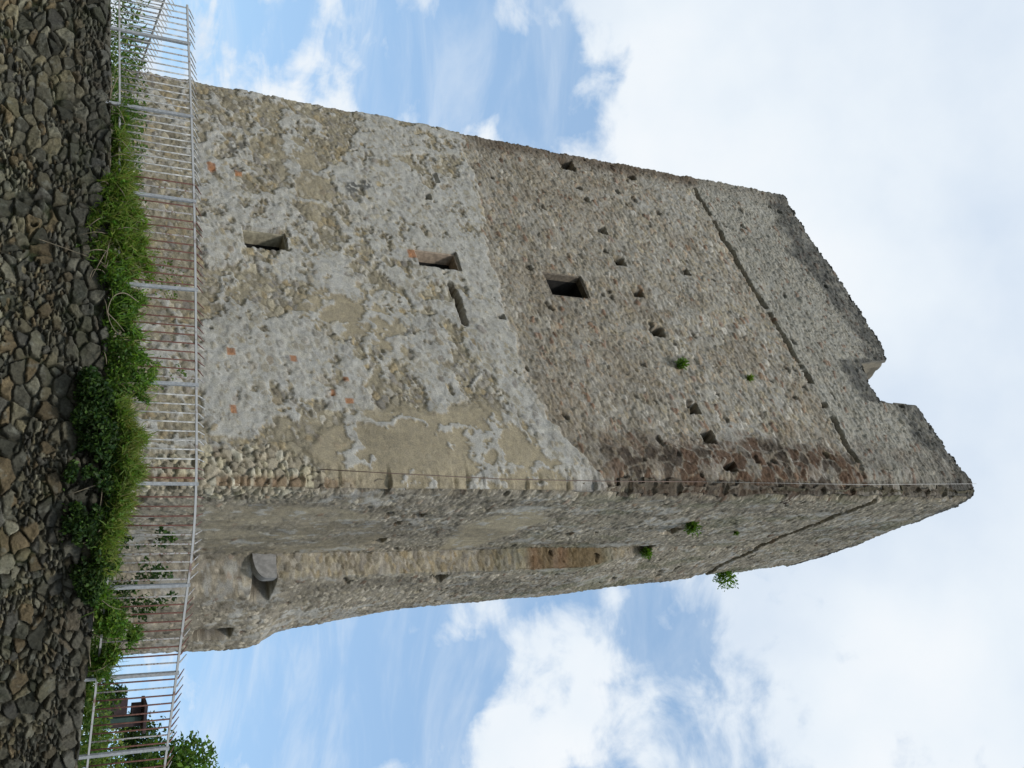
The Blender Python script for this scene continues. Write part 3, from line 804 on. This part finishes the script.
        prev = b + k
    b = len(V); V = np.concatenate([V, inb]); C = np.concatenate([C, np.tile((.17, .15, .115), (nt, 1))])
    quad = np.concatenate([quad, np.stack([prev[k], prev[k2], b + k2, b + k], -1)])
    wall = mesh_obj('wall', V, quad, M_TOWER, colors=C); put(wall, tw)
    # a floor inside that closes the shell
    fl = MB(); fl.V = [tuple(q + np.array([0, 0, 17.2])) for q in (C0 + (cen - C0) * .06, C0 + (ER - C0) * .98 + (cen - ER) * .05, B2 + (cen - B2) * .05, EL + (cen - EL) * .06)]; fl.F = [(0, 1, 2, 3)]
    fl.build('floor_slab', M_DARK, tw)
    # ---------------- window linings
    def lining(spec, mat, thick, name, arch=False, proud=-.02):
        t0, t1, z0, z1, dep = spec
        pos = lambda t, z, o: C0 - DL * t + NF * o + np.array([0, 0, z])
        m = MB(); tm = (t0 + t1) / 2; zm = (z0 + z1) / 2
        U3 = np.array([0, 0, 1.0])
        base = .03
        cy = (-dep + proud + base) / 2; dd = dep + proud + base
        m.box(pos(t0 - thick / 2, zm, cy), -DL, NF, U3, thick, dd, z1 - z0 + 2 * thick)
        m.box(pos(t1 + thick / 2, zm, cy), -DL, NF, U3, thick, dd, z1 - z0 + 2 * thick)
        m.box(pos(tm, z1 + thick / 2, cy - .003), -DL, NF, U3, t1 - t0, dd, thick)
        m.box(pos(tm, z0 - thick / 2, cy - .003), -DL, NF, U3, t1 - t0, dd, thick)
        w = m.build(name, mat, tw, bevel=.008)
        p = MB(); e = .02; th = .05; b0, b1 = -dep, -1.2; bc, bl = (b0 + b1) / 2, b0 - b1  # near-black tube and back panel: painted shade behind the recess
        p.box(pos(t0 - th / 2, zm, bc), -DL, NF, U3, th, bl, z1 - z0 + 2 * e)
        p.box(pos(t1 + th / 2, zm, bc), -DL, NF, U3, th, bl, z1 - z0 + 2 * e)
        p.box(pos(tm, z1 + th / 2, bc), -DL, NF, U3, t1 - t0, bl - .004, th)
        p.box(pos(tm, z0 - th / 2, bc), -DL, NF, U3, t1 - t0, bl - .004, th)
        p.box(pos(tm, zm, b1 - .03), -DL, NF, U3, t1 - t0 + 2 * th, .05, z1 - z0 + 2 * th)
        bo = p.build('opening_shade', M_DARK, w)
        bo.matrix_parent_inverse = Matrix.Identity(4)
        return w
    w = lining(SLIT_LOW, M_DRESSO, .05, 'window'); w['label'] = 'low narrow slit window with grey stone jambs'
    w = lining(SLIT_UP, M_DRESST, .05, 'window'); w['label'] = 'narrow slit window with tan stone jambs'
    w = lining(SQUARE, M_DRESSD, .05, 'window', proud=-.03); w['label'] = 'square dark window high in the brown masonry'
    # ---------------- corbel: quarter-round stone under the projecting flank
    m = MB(); segs = 10; hgt = .52; outp = P_STEP + .04; wd = .27
    prof = [(-.1, hgt)] + [(outp, hgt), (outp, hgt - .22)] + [(outp * math.cos(a) , (hgt - .22) * (1 - math.sin(a))) for a in np.linspace(.12, PI / 2, segs)] + [(-.1, 0)]
    n = len(prof)
    for s in (-.05, wd):
        for (o_, z_) in prof:
            q = C0 + DR * (S1 + s) + NS * o_; m.V.append((q[0], q[1], Z_CB - hgt + z_))
    m.F = [tuple(range(n)), tuple(range(2 * n - 1, n - 1, -1))] + [(i, n + i, n + (i + 1) % n, (i + 1) % n) for i in range(n)]
    m.build('corbel', M_DRESS, tw, bevel=.012)
    return tw
TOWER_GAIN = 1.0
tower = build_tower()

# lightning cable down the near corner
def cable():
    t = thing('lightning_cable', 'thin cable running straight down the tower beside its near corner', 'cable', tuple(C0 + NF * .12 - DL * -.25))
    pts = []
    for h, u in ((974, 486), (860, 487), (700, 484.5), (600, 484), (500, 482), (400, 477), (318, 472.5)):
        s, z = fr(h, u); p = C0 - DL * s + NF * .10; p[2] = z; pts.append(p)
    a = MB(); a.tube(pts[:3], .006, 5); a.build('cable', M_WIREP, t, smooth=True)
    b = MB(); b.tube(pts[2:], .008, 5); b.build('cable', M_WIRE, t, smooth=True)
cable()

# ------------------------------------------------------------------ fence
Z_RB, Z_RT = 3.46, 4.50
def fence_run(t, pts_fn, a0, a1, posts, bar_step, kind_fn, skip=lambda a: False, bar_parts=True):
    """a railing along a line: posts, two rails, bars whose tips lean inwards"""
    def rail(z, size, mat):
        m = MB(); aa = np.arange(a0, a1 + .25, .25)
        ring = []
        for a in aa:
            x, y, nx, ny = pts_fn(a)
            for (o, dz) in ((size / 2, -size / 2), (size / 2, size / 2), (-size / 2, size / 2), (-size / 2, -size / 2)):
                m.V.append((x + nx * o, y + ny * o, z + dz))
        for i in range(len(aa) - 1):
            for k in range(4):
                m.F.append((i * 4 + k, i * 4 + (k + 1) % 4, i * 4 + 4 + (k + 1) % 4, i * 4 + 4 + k))
        m.build('rail', mat, t)
    rail(Z_RT, .030, M_RAIL); rail(Z_RB, .026, M_RAIL)
    for a in posts:
        x, y, nx, ny = pts_fn(a); m = MB(); w = .047
        tl = (random.random() - .5) * .02
        m.box((x + nx * .004, y + ny * .004, (Z_TOP - .12 + Z_RT + .03) / 2), (ny, -nx, tl), (nx, ny, 0), (-tl * ny, tl * nx, 1), w, w, Z_RT + .03 - Z_TOP + .12)
        m.build('post', M_PAINT, t, bevel=.004)
    a = a0 + .06
    while a < a1:
        if min(abs(a - p) for p in posts) > .05:
            x, y, nx, ny = pts_fn(a); m = MB()
            j = (random.random() - .5) * .012
            ln = .13 + .02 * random.random(); up = .145 + .02 * random.random(); sw = (random.random() - .5) * .03
            m.tube([(x, y, Z_RB - .01), (x + j * ny, y - j * nx, (Z_RB + Z_RT) / 2), (x, y, Z_RT + .022), (x - nx * .02, y - ny * .02, Z_RT + .035), (x - nx * ln * 1.6 + sw * ny, y - ny * ln * 1.6 - sw * nx, Z_RT + up)], [.0115, .0115, .0115, .011, .006], 6)
            m.build('bar', kind_fn(a), t, smooth=True)
        a += bar_step * (1 + .04 * (random.random() - .5))

U_POSTS = [28, 103, 190, 282, 380, 483, 588, 679, 757, 840]
P_ARC = [arc_of_u(u) for u in U_POSTS]
print('post spacing', np.diff(P_ARC).round(2))
U_OF = lambda a: float(np.interp(a, _au, _uu))
def bar_kind(a):
    u = U_OF(a)
    r = random.random()
    if u < 100: return M_RPAINT if r < .35 else M_BARP
    if u < 165: return M_BARP
    if u < 385: return M_RUST if r < .85 else M_RPAINT
    if u < 465: return M_BARP if r < .85 else M_RPAINT
    if u < 545: return M_RUST if r < .8 else M_RPAINT
    if u < 600: return M_RPAINT
    return M_RUST if r < .75 else M_RPAINT
A_F0, A_F1 = arc_of_u(-12), arc_of_u(792)
x0, y0, _, _ = line_at((A_F0 + A_F1) / 2)
fence = thing('metal_fence', 'rusty and white painted metal bar fence along the top of the retaining wall', 'fence', (float(x0), float(y0), Z_TOP))
fence_run(fence, lambda a: tuple(float(v) for v in line_at(a)), A_F0, A_F1, [p for p in P_ARC if p < A_F1], (A_F1 - A_F0) / 98.5, bar_kind)
# second run on the far left side of the terrace
Q0 = at_height(172, -22, Z_RT); Q1 = at_height(143.5, 58, Z_RT)
dq = (Q1 - Q0); LQ = float(np.hypot(dq[0], dq[1])); dq = dq[:2] / LQ
print('far fence', Q0.round(2), Q1.round(2), LQ)
far_n = (dq[1], -dq[0])
far = thing('metal_fence', 'pale metal bar fence running back behind the weeds left of the tower', 'fence', (float(Q0[0]), float(Q0[1]), Z_TOP))
fence_run(far, lambda a: (Q0[0] + dq[0] * a, Q0[1] + dq[1] * a, -far_n[0], -far_n[1]), 0.0, LQ + 3, [0.4, 2.4, 4.4, 6.4, 8.4, 10.4], .15, lambda a: M_BARP)

# ------------------------------------------------------------------ foliage
def leaves(pos, size, colr, up=0.4, long=1.5, seed=0, droop=None):
    """many folded leaves; pos (n,3), size (n,), colr (n,3)"""
    g = np.random.default_rng(seed); n = len(pos)
    d = g.normal(size=(n, 3)); d[:, 2] += 0 if droop is None else droop; d /= np.linalg.norm(d, axis=1)[:, None]
    q = g.normal(size=(n, 3)); q[:, 2] += up * 2
    w = np.cross(d, q); w /= np.linalg.norm(w, axis=1)[:, None] + 1e-9
    nn = np.cross(w, d)
    L = (size * long)[:, None]; Wd = (size * .5)[:, None]
    p0 = pos - d * L * .5; p2 = pos + d * L * .5
    p1 = pos + w * Wd + nn * Wd * .35; p3 = pos - w * Wd + nn * Wd * .35
    V = np.stack([p0, p1, p2, p3], 1).reshape(-1, 3)
    i = np.arange(n) * 4
    T = np.concatenate([np.stack([i, i + 1, i + 2], -1), np.stack([i, i + 2, i + 3], -1)])
    C = np.repeat(colr, 4, axis=0)
    return V, T, C

def leaf_cols(n, base, seed, var=.35, alt=None, frac=.2):
    g = np.random.default_rng(seed)
    c = np.tile(np.array(base), (n, 1)) * (1 + var * (g.random((n, 1)) * 2 - 1))
    c[:, 0] *= 1 + .25 * (g.random(n) * 2 - 1)
    if alt is not None:
        m = g.random(n) < frac; c[m] = np.array(alt) * (1 + var * (g.random((m.sum(), 1)) * 2 - 1))
    return c

def blades(pos, length, width, colr, seed, lean):
    """thin grass blades and shoots: three-point strips that bend over"""
    g = np.random.default_rng(seed); n = len(pos)
    d = g.normal(size=(n, 3)) * .55 + np.asarray(lean); d /= np.linalg.norm(d, axis=1)[:, None]
    b = g.normal(size=(n, 3)) * .35; b[:, 2] -= .25
    s_ = np.cross(d, g.normal(size=(n, 3))); s_ /= np.linalg.norm(s_, axis=1)[:, None] + 1e-9
    L = (length * (.5 + g.random(n)))[:, None]; w = width
    m = pos + d * L * .55; e = pos + d * L + b * L * .5
    V = np.stack([pos - s_ * w, pos + s_ * w, m + s_ * w * .8, m - s_ * w * .8, e], 1).reshape(-1, 3)
    i = np.arange(n) * 5
    T = np.concatenate([np.stack([i, i + 1, i + 2], -1), np.stack([i, i + 2, i + 3], -1), np.stack([i + 3, i + 2, i + 4], -1)])
    return V, T, np.repeat(colr, 5, axis=0)

def wall_plant(name, label, cat, group, outline, n, size, base, alt, seed, grass=0.0, dmin=-.05, dmax=.35, long=1.5, clump=.45, droop=None, stems=6):
    """a plant growing over the wall head. outline: list of (u, lower h, upper h)"""
    g = np.random.default_rng(seed)
    us = np.array([o[0] for o in outline], float); lo = np.array([o[1] for o in outline], float); hi = np.array([o[2] for o in outline], float)
    # the outline becomes a length along the wall and heights above the street
    arcs = np.array([arc_of_u(u) for u in us])
    def zat(a, h):
        x, y, _, _ = line_at(a, .1); d = ray(h, U_OF(a)); return EYE[2] + d[2] / math.hypot(d[0], d[1]) * math.hypot(float(x), float(y))
    zlo = np.array([zat(a, h) for a, h in zip(arcs, lo)]); zhi = np.array([zat(a, h) for a, h in zip(arcs, hi)])
    am = (arcs[0] + arcs[-1]) / 2; xm, ym, _, _ = line_at(am)
    t = thing(name, label, cat, (float(xm), float(ym), Z_TOP), group)
    k = 5 * n
    a = arcs[0] + (arcs[-1] - arcs[0]) * g.random(k)
    zl = np.interp(a, arcs, zlo); zh = np.interp(a, arcs, zhi)
    f = g.random(k)
    rag = .42 * (fbm(a * 4.5, a * 0 + seed, 600 + seed, 4) - .5)
    z = zl + (zh - zl) * f + rag * (.4 + f)
    keep = fbm(a * 4, z * 4 + seed, 611 + seed, 4, .6) > clump
    keep &= g.random(k) < sstep(0, .18, np.minimum(f, 1 - f)) * .8 + .25
    a, z, f = a[keep][:n], z[keep][:n], f[keep][:n]
    bulge = .35 + .65 * np.sin(PI * np.clip(f * .8 + .1, 0, 1))
    out = dmin + (dmax - dmin) * bulge * g.random(len(a)) * (.6 + .8 * fbm(a * 3, z * 3, 621 + seed))
    x, y, nx, ny = line_at(a, out)
    pos = np.stack([x, y, z], -1)
    V, T, C = leaves(pos, size * (.6 + .8 * g.random(len(a))), leaf_cols(len(a), base, seed, .45, alt, .25), seed=seed, long=long, droop=droop)
    if grass:
        k = int(len(pos) * grass); q = pos[g.choice(len(pos), k)]
        q = q[q[:, 2] > Z_TOP - .55]; nn = np.array([nx.mean(), ny.mean(), 0])
        V2, T2, C2 = blades(q, .17, .0065, leaf_cols(len(q), alt, seed + 5, .45, (.20, .19, .07), .15), seed + 9, nn * .25 + np.array([0, 0, .8]))
        V, T, C = np.concatenate([V, V2]), np.concatenate([T, T2 + len(V)]), np.concatenate([C, C2])
    put(mesh_obj('foliage', V, None, M_LEAF, colors=C, smooth=False, tris=T), t)
    for s in range(stems):
        a0 = arcs[0] + (arcs[-1] - arcs[0]) * (s + .5) / stems; a1 = a0 + g.normal() * .25
        zh_ = np.interp(a1, arcs, zhi); zl_ = np.interp(a1, arcs, zlo); e = zh_ if s % 2 else zl_
        pts = []
        for k_ in range(5):
            v = k_ / 4; xx, yy, _, _ = line_at(a0 + (a1 - a0) * v, .12 + .12 * math.sin(PI * v)); pts.append((float(xx), float(yy), Z_TOP - .02 + (e - Z_TOP) * v * .92))
        m = MB(); m.tube(pts, [.008, .007, .006, .004, .002], 5); m.build('stem', M_TWIG, t, smooth=True)
    return t

BR, MID, DK, YG = (.135, .235, .030), (.080, .142, .028), (.032, .064, .017), (.165, .215, .045)
G1 = 'weeds growing on top of the retaining wall'
wall_plant('weed', 'small green weed tuft at the fence foot, second post from the left', 'weed', G1, [(92, 112, 124), (105, 112, 142), (122, 114, 128)], 420, .035, BR, MID, 1, grass=.7, dmin=-.3, dmax=.1)
wall_plant('weed', 'low green weeds below the first rusty bars of the fence', 'weed', G1, [(128, 114, 126), (150, 112, 136), (172, 108, 138), (188, 106, 136)], 1900, .032, BR, YG, 2, grass=.8, dmin=-.35, dmax=.12, clump=.42)
wall_plant('weed', 'bright grassy weeds hanging over the wall around a pale fence post', 'weed', G1, [(184, 98, 134), (205, 94, 140), (230, 84, 145), (252, 82, 148), (275, 88, 145)], 6500, .030, BR, YG, 3, grass=.55, dmin=-.15, dmax=.25, long=2.8, clump=.36, droop=.3)
wall_plant('creeper', 'tangled green creeper with arching bare stems on the wall top', 'creeper', G1, [(268, 98, 134), (295, 103, 142), (320, 104, 141), (350, 103, 146), (380, 100, 150), (402, 92, 150)], 8500, .034, MID, BR, 4, grass=.18, dmin=-.1, dmax=.28, clump=.36)
wall_plant('creeper', 'dark leafy creeper hanging down the wall below the bright shrub', 'creeper', G1, [(378, 82, 112), (400, 72, 118), (425, 72, 118), (450, 74, 112), (475, 62, 112), (505, 60, 110), (540, 62, 108), (570, 68, 104), (590, 80, 104)], 12000, .038, DK, MID, 5, dmin=.0, dmax=.42, clump=.36, stems=9)
wall_plant('shrub', 'bright green feathery shrub spilling along the middle of the wall', 'shrub', G1, [(403, 108, 128), (420, 108, 132), (450, 106, 132), (475, 106, 134), (500, 104, 131), (520, 98, 125), (545, 94, 121), (565, 92, 120)], 13000, .026, BR, YG, 6, grass=.5, dmin=-.1, dmax=.40, long=2.2, clump=.28)
wall_plant('creeper', 'light green leafy creeper over the wall right of the bright shrub', 'creeper', G1, [(560, 84, 118), (580, 86, 118), (600, 94, 124), (620, 94, 130), (640, 92, 128), (662, 92, 116), (676, 92, 104)], 6500, .036, BR, MID, 7, grass=.15, dmin=-.12, dmax=.25, clump=.38)
wall_plant('weed', 'thin weeds hanging beside the grassy tuft, over dark stones', 'weed', G1, [(235, 78, 98), (255, 72, 100), (285, 86, 104)], 320, .030, MID, BR, 8, grass=.4, dmin=.02, dmax=.12, clump=.5)

# arching bare stems
def twig(pts_hu, out, label):
    t = None; pts = []
    for (h, u), o in zip(pts_hu, out):
        a = arc_of_u(u); x, y, _, _ = line_at(a, o); d = ray(h, u); z = EYE[2] + d[2] / math.hypot(d[0], d[1]) * math.hypot(float(x), float(y)); pts.append(np.array([float(x), float(y), z]))
    P = catmull(np.array([2 * pts[0] - pts[1]] + pts + [2 * pts[-1] - pts[-2]]), 6)
    m = MB(); m.tube(list(P), list(np.linspace(.007, .004, len(P))), 5)
    o = m.build('bramble_stem', M_TWIG, None, smooth=True); tag(o, label, 'stem', 'bare arching stems over the wall')
twig([(138, 305), (124, 302), (112, 310), (107, 325), (112, 338), (121, 343)], [.2, .35, .45, .45, .4, .3], 'bare stem arching in a hoop out of the tangled creeper')
twig([(107, 325), (116, 331), (124, 337)], [.42, .35, .25], 'short straight bare stem inside the hooped stem')
twig([(89, 285), (93, 279), (103, 280), (108, 288)], [.15, .25, .25, .15], 'short bare stem curling against the dark stones')
twig([(36, 252), (60, 258), (86, 263)], [.16, .18, .14], 'long thin stem trailing down the stones under the grassy weeds')

# ivy on the foot of the tower and tufts in its joints
def tuft(h, u, wall, rad_px, n, size, base, alt, seed, label, name='wall_fern', cat='fern', group='tufts growing from the tower masonry', off=.05, flat=.5):
    g = np.random.default_rng(seed)
    f = fr if wall == 'f' else sd
    t, z = f(h, u); Nv = NF if wall == 'f' else NS
    P = (C0 - DL * t) if wall == 'f' else (C0 + DR * t)
    P = P + Nv * off; P[2] = z
    d = np.linalg.norm(P - EYE); r = rad_px * d / 1150.0
    o = thing(name, label, cat, tuple(P), group)
    q = g.normal(size=(n, 3)); q /= np.linalg.norm(q, axis=1)[:, None]; q *= (g.random(n) ** .45)[:, None] * r
    q[:, 2] *= 1.1; q = q + Nv * r * flat; q[:, 2] += r * .2
    q *= (.55 + .8 * g.random((n, 1)))
    V, T, C = leaves(P + q, size * (.6 + .8 * g.random(n)), leaf_cols(n, base, seed, .35, alt, .3), seed=seed, long=1.9)
    put(mesh_obj('foliage', V, None, M_LEAF, colors=C, smooth=False, tris=T), o)
    for k in range(3):
        e = P + (g.normal(size=3) * .5 + Nv * .8 + np.array([0, 0, .4])) * r * .7
        m = MB(); m.tube([P - Nv * .1, (P + e) / 2 + np.array([0, 0, .02]), e], [.008, .006, .003], 4); m.build('stem', M_TWIG, o, smooth=True)
tuft(679, 367, 'f', 6.0, 420, .035, MID, BR, 41, 'green tuft growing from a hole in the middle of the tower front')
tuft(748, 380, 'f', 3.6, 200, .03, YG, BR, 42, 'small yellow green tuft just below the long crack in the tower')
tuft(690, 522, 's', 7.5, 600, .035, MID, BR, 43, 'green tuft high on the narrow side of the tower, nearest its corner')
tuft(645, 548, 's', 6.0, 420, .035, MID, BR, 44, 'green tuft at the top end of the long vertical strip')
tuft(722, 568, 's', 11, 1100, .038, BR, MID, 45, 'largest leafy tuft, sticking out from the far edge of the tower', name='wall_shrub', cat='shrub', flat=.7)
tuft(735, 530, 's', 3, 120, .03, MID, YG, 46, 'tiny green tuft above the other tufts on the narrow side')
tuft(591, 574, 's', 4, 140, .03, MID, YG, 47, 'faint green moss tuft right of the reddish strip')

def ivy(outline, y_off, n, size, base, alt, seed, label, clump=.5):
    """leaves on an upright sheet just behind the fence"""
    g = np.random.default_rng(seed)
    us = [o[0] for o in outline]; k = n * 6
    u = us[0] + (us[-1] - us[0]) * g.random(k); lo = np.interp(u, us, [o[1] for o in outline]); hi = np.interp(u, us, [o[2] for o in outline])
    a = np.array([arc_of_u(v) for v in u]); f = g.random(k) ** 1.4
    x, y, nx, ny = line_at(a, -y_off)
    x += nx * .25 * (g.random(k) - .5); y += ny * .25 * (g.random(k) - .5)
    zb = np.full(k, Z_TOP - .05)
    um = np.array([U_OF(v) for v in a]); zt = np.zeros(k)
    for i in range(k):
        d = ray(hi[i], um[i]); zt[i] = EYE[2] + d[2] / math.hypot(d[0], d[1]) * math.hypot(x[i], y[i])
    z = zb + (zt - zb) * f
    keep = fbm(a * 4, z * 4, 700 + seed, 4, .6) > clump + .10 * f
    pos = np.stack([x, y, z], -1)[keep][:n]
    am = (a.min() + a.max()) / 2; xm, ym, _, _ = line_at(am, -y_off)
    t = thing('ivy', label, 'ivy', (float(xm), float(ym), Z_TOP - .06), 'climbers between fence and tower')
    V, T, C = leaves(pos, size * (.6 + .8 * g.random(len(pos))), leaf_cols(len(pos), base, seed, .35, alt, .3), seed=seed)
    put(mesh_obj('foliage', V, None, M_LEAF, colors=C, smooth=False, tris=T), t)
    for s in range(7):
        a0 = a.min() + (a.max() - a.min()) * (s + .5) / 7; xx, yy, _, _ = line_at(a0, -y_off); xx2, yy2, _, _ = line_at(a0 + .2 * (g.random() - .5), -y_off)
        m = MB(); m.tube([(float(xx), float(yy), Z_TOP - .06), (float(xx2), float(yy2), Z_TOP + .5)], [.01, .004], 5); m.build('stem', M_TWIG, t, smooth=True)
ivy([(530, 120, 150), (545, 120, 175), (565, 120, 190), (590, 120, 192), (615, 120, 180), (640, 120, 158)], .5, 1900, .040, DK, MID, 51, 'dark ivy standing behind the fence at the narrow side of the tower', .46)
ivy([(330, 120, 150), (345, 120, 185), (365, 120, 188), (385, 120, 165), (400, 120, 150)], .35, 560, .032, MID, YG, 52, 'sparse light ivy climbing behind the fence before the tower front', .52)
ivy([(235, 120, 165), (255, 120, 190), (272, 120, 200), (290, 120, 170)], .25, 420, .030, YG, MID, 53, 'loose climbing sprigs reaching the top rail beside a pale post', .54)

# low plants on the terrace edge: nobody could count them
def ground_cover():
    g = np.random.default_rng(61); n = 9000
    u = np.concatenate([-40 + 240 * g.random(n // 2), 640 + 170 * g.random(n // 2)])
    a = np.array([arc_of_u(v) for v in u]); back = .25 + 2.0 * g.random(n) ** 1.5
    hgt = .45 * fbm(a * 1.5, back * 1.5, 801, 4) * np.where(u > 500, np.where((u > 688) & (u < 736), .25, .7), 1.0) + np.where((u > 688) & (u < 736), .05, .15)
    z = Z_TOP - .05 + hgt * g.random(n) * 1.25 + .10
    x, y, _, _ = line_at(a, -back)
    V, T, C = leaves(np.stack([x, y, z], -1), .032 * (.6 + .8 * g.random(n)), leaf_cols(n, MID, 62, .4, YG, .35), seed=63, long=2.4, droop=.6)
    tag(mesh_obj('grass', V, None, M_LEAF, colors=C, smooth=False, tris=T), kind='stuff')
ground_cover()

# ------------------------------------------------------------------ things behind the fence, right
def bush(name, cat, label, group, h, u, y, rx, rz, n, size, base, alt, seed, trunk=True, lob=7):
    g = np.random.default_rng(seed)
    c = at_dist(h, u, y)
    t = thing(name, label, cat, (c[0], c[1], Z_TOP - .06), group)
    cl = []
    for k in range(lob):
        d = g.normal(size=3); d /= np.linalg.norm(d); cl.append((c + d * np.array([rx, rx, rz]) * (.35 + .5 * g.random()), (.28 + .3 * g.random())))
    P = []
    for k in range(lob):
        m = n // lob; q = g.normal(size=(m, 3)); q /= np.linalg.norm(q, axis=1)[:, None]; q *= (g.random((m, 1)) ** .5)
        p = cl[k][0] + q * np.array([rx, rx, rz]) * cl[k][1] * 1.35; P.append(p)
    P = np.concatenate(P); keep = fbm(P[:, 0] * 2.2 + P[:, 1], P[:, 2] * 2.2, 900 + seed, 4, .6) > .42; P = P[keep]
    V, T, C = leaves(P, size * (.6 + .8 * g.random(len(P))), leaf_cols(len(P), base, seed, .4, alt, .3), seed=seed)
    put(mesh_obj('crown', V, None, M_LEAF, colors=C, smooth=False, tris=T), t)
    m = MB(); b = np.array([c[0], c[1], Z_TOP - .1])
    m.tube([b, b + (c - b) * .5 + np.array([.05, 0, 0]), c], [.05 + rx * .05, .04 + rx * .035, .02], 8)
    for k in range(lob):
        s = b + (c - b) * (.45 + .4 * g.random()); m.tube([s, (s + cl[k][0]) / 2 + np.array([0, 0, .05]), cl[k][0]], [.03 + rx * .015, .02, .008], 5)
    m.build('trunk', M_BARK, t, smooth=True)
G2 = 'trees beyond the fence on the right'
bush('tree', 'tree', 'green tree at the frame edge with its top above the fence rail', G2, 176, 806, 30, 2.0, 1.7, 9000, .10, MID, BR, 71, lob=11)
bush('tree', 'tree', 'airy tree behind the fence between brown board and tall tree', G2, 124, 760, 30, 1.2, 1.3, 2600, .075, DK, MID, 72, lob=8)
bush('shrub', 'shrub', 'dark shrub behind the fence left of the brown board', 'shrubs behind the fence on the right', 108, 686, 20, .34, .32, 1300, .045, DK, MID, 73)
bush('shrub', 'shrub', 'pale green shrub behind the fence right of the brown board', 'shrubs behind the fence on the right', 98, 752, 26, 1.1, .55, 2200, .06, YG, MID, 74, lob=9)

def board():
    y = 21.0
    pt = lambda h, u: at_dist(h, u, y)
    P = pt(95, 722); t = thing('wooden_notice_board', 'dark brown wooden board in two tiers with a green upright behind the fence', 'notice board', (P[0], P[1], Z_TOP - .06))
    X3, Y3, Z3 = np.array([1, .15, 0]) / math.hypot(1, .15), np.array([-.15, 1, 0]) / math.hypot(1, .15), np.array([0, 0, 1.0])
    def panel(name, h0, h1, u0, u1, mat, dy, th):
        a, b = pt(h0, u0), pt(h1, u1); a2, b2 = pt(h0, u1), pt(h1, u0)
        z0 = (a[2] + a2[2]) / 2; z1 = (b[2] + b2[2]) / 2; xa = (a[0] + b2[0]) / 2; xb = (a2[0] + b[0]) / 2
        m = MB(); m.box(((xa + xb) / 2, y + dy, (z0 + z1) / 2), X3, Y3, Z3, abs(xb - xa), th, z1 - z0); m.build(name, mat, t, bevel=.01)
    panel('panel', 99, 127, 699, 716, M_WOOD, 0, .12)
    panel('panel', 131, 141, 703, 718, M_WOOD, 0, .12)
    panel('upright', 84, 142, 716.5, 721.5, M_GREENP, -.02, .16)
    panel('post', 84, 141, 722.5, 727, M_WOOD, 0, .14)
    panel('roof_board', 141.5, 145, 699.5, 728.5, M_WOOD, -.03, .45)
board()
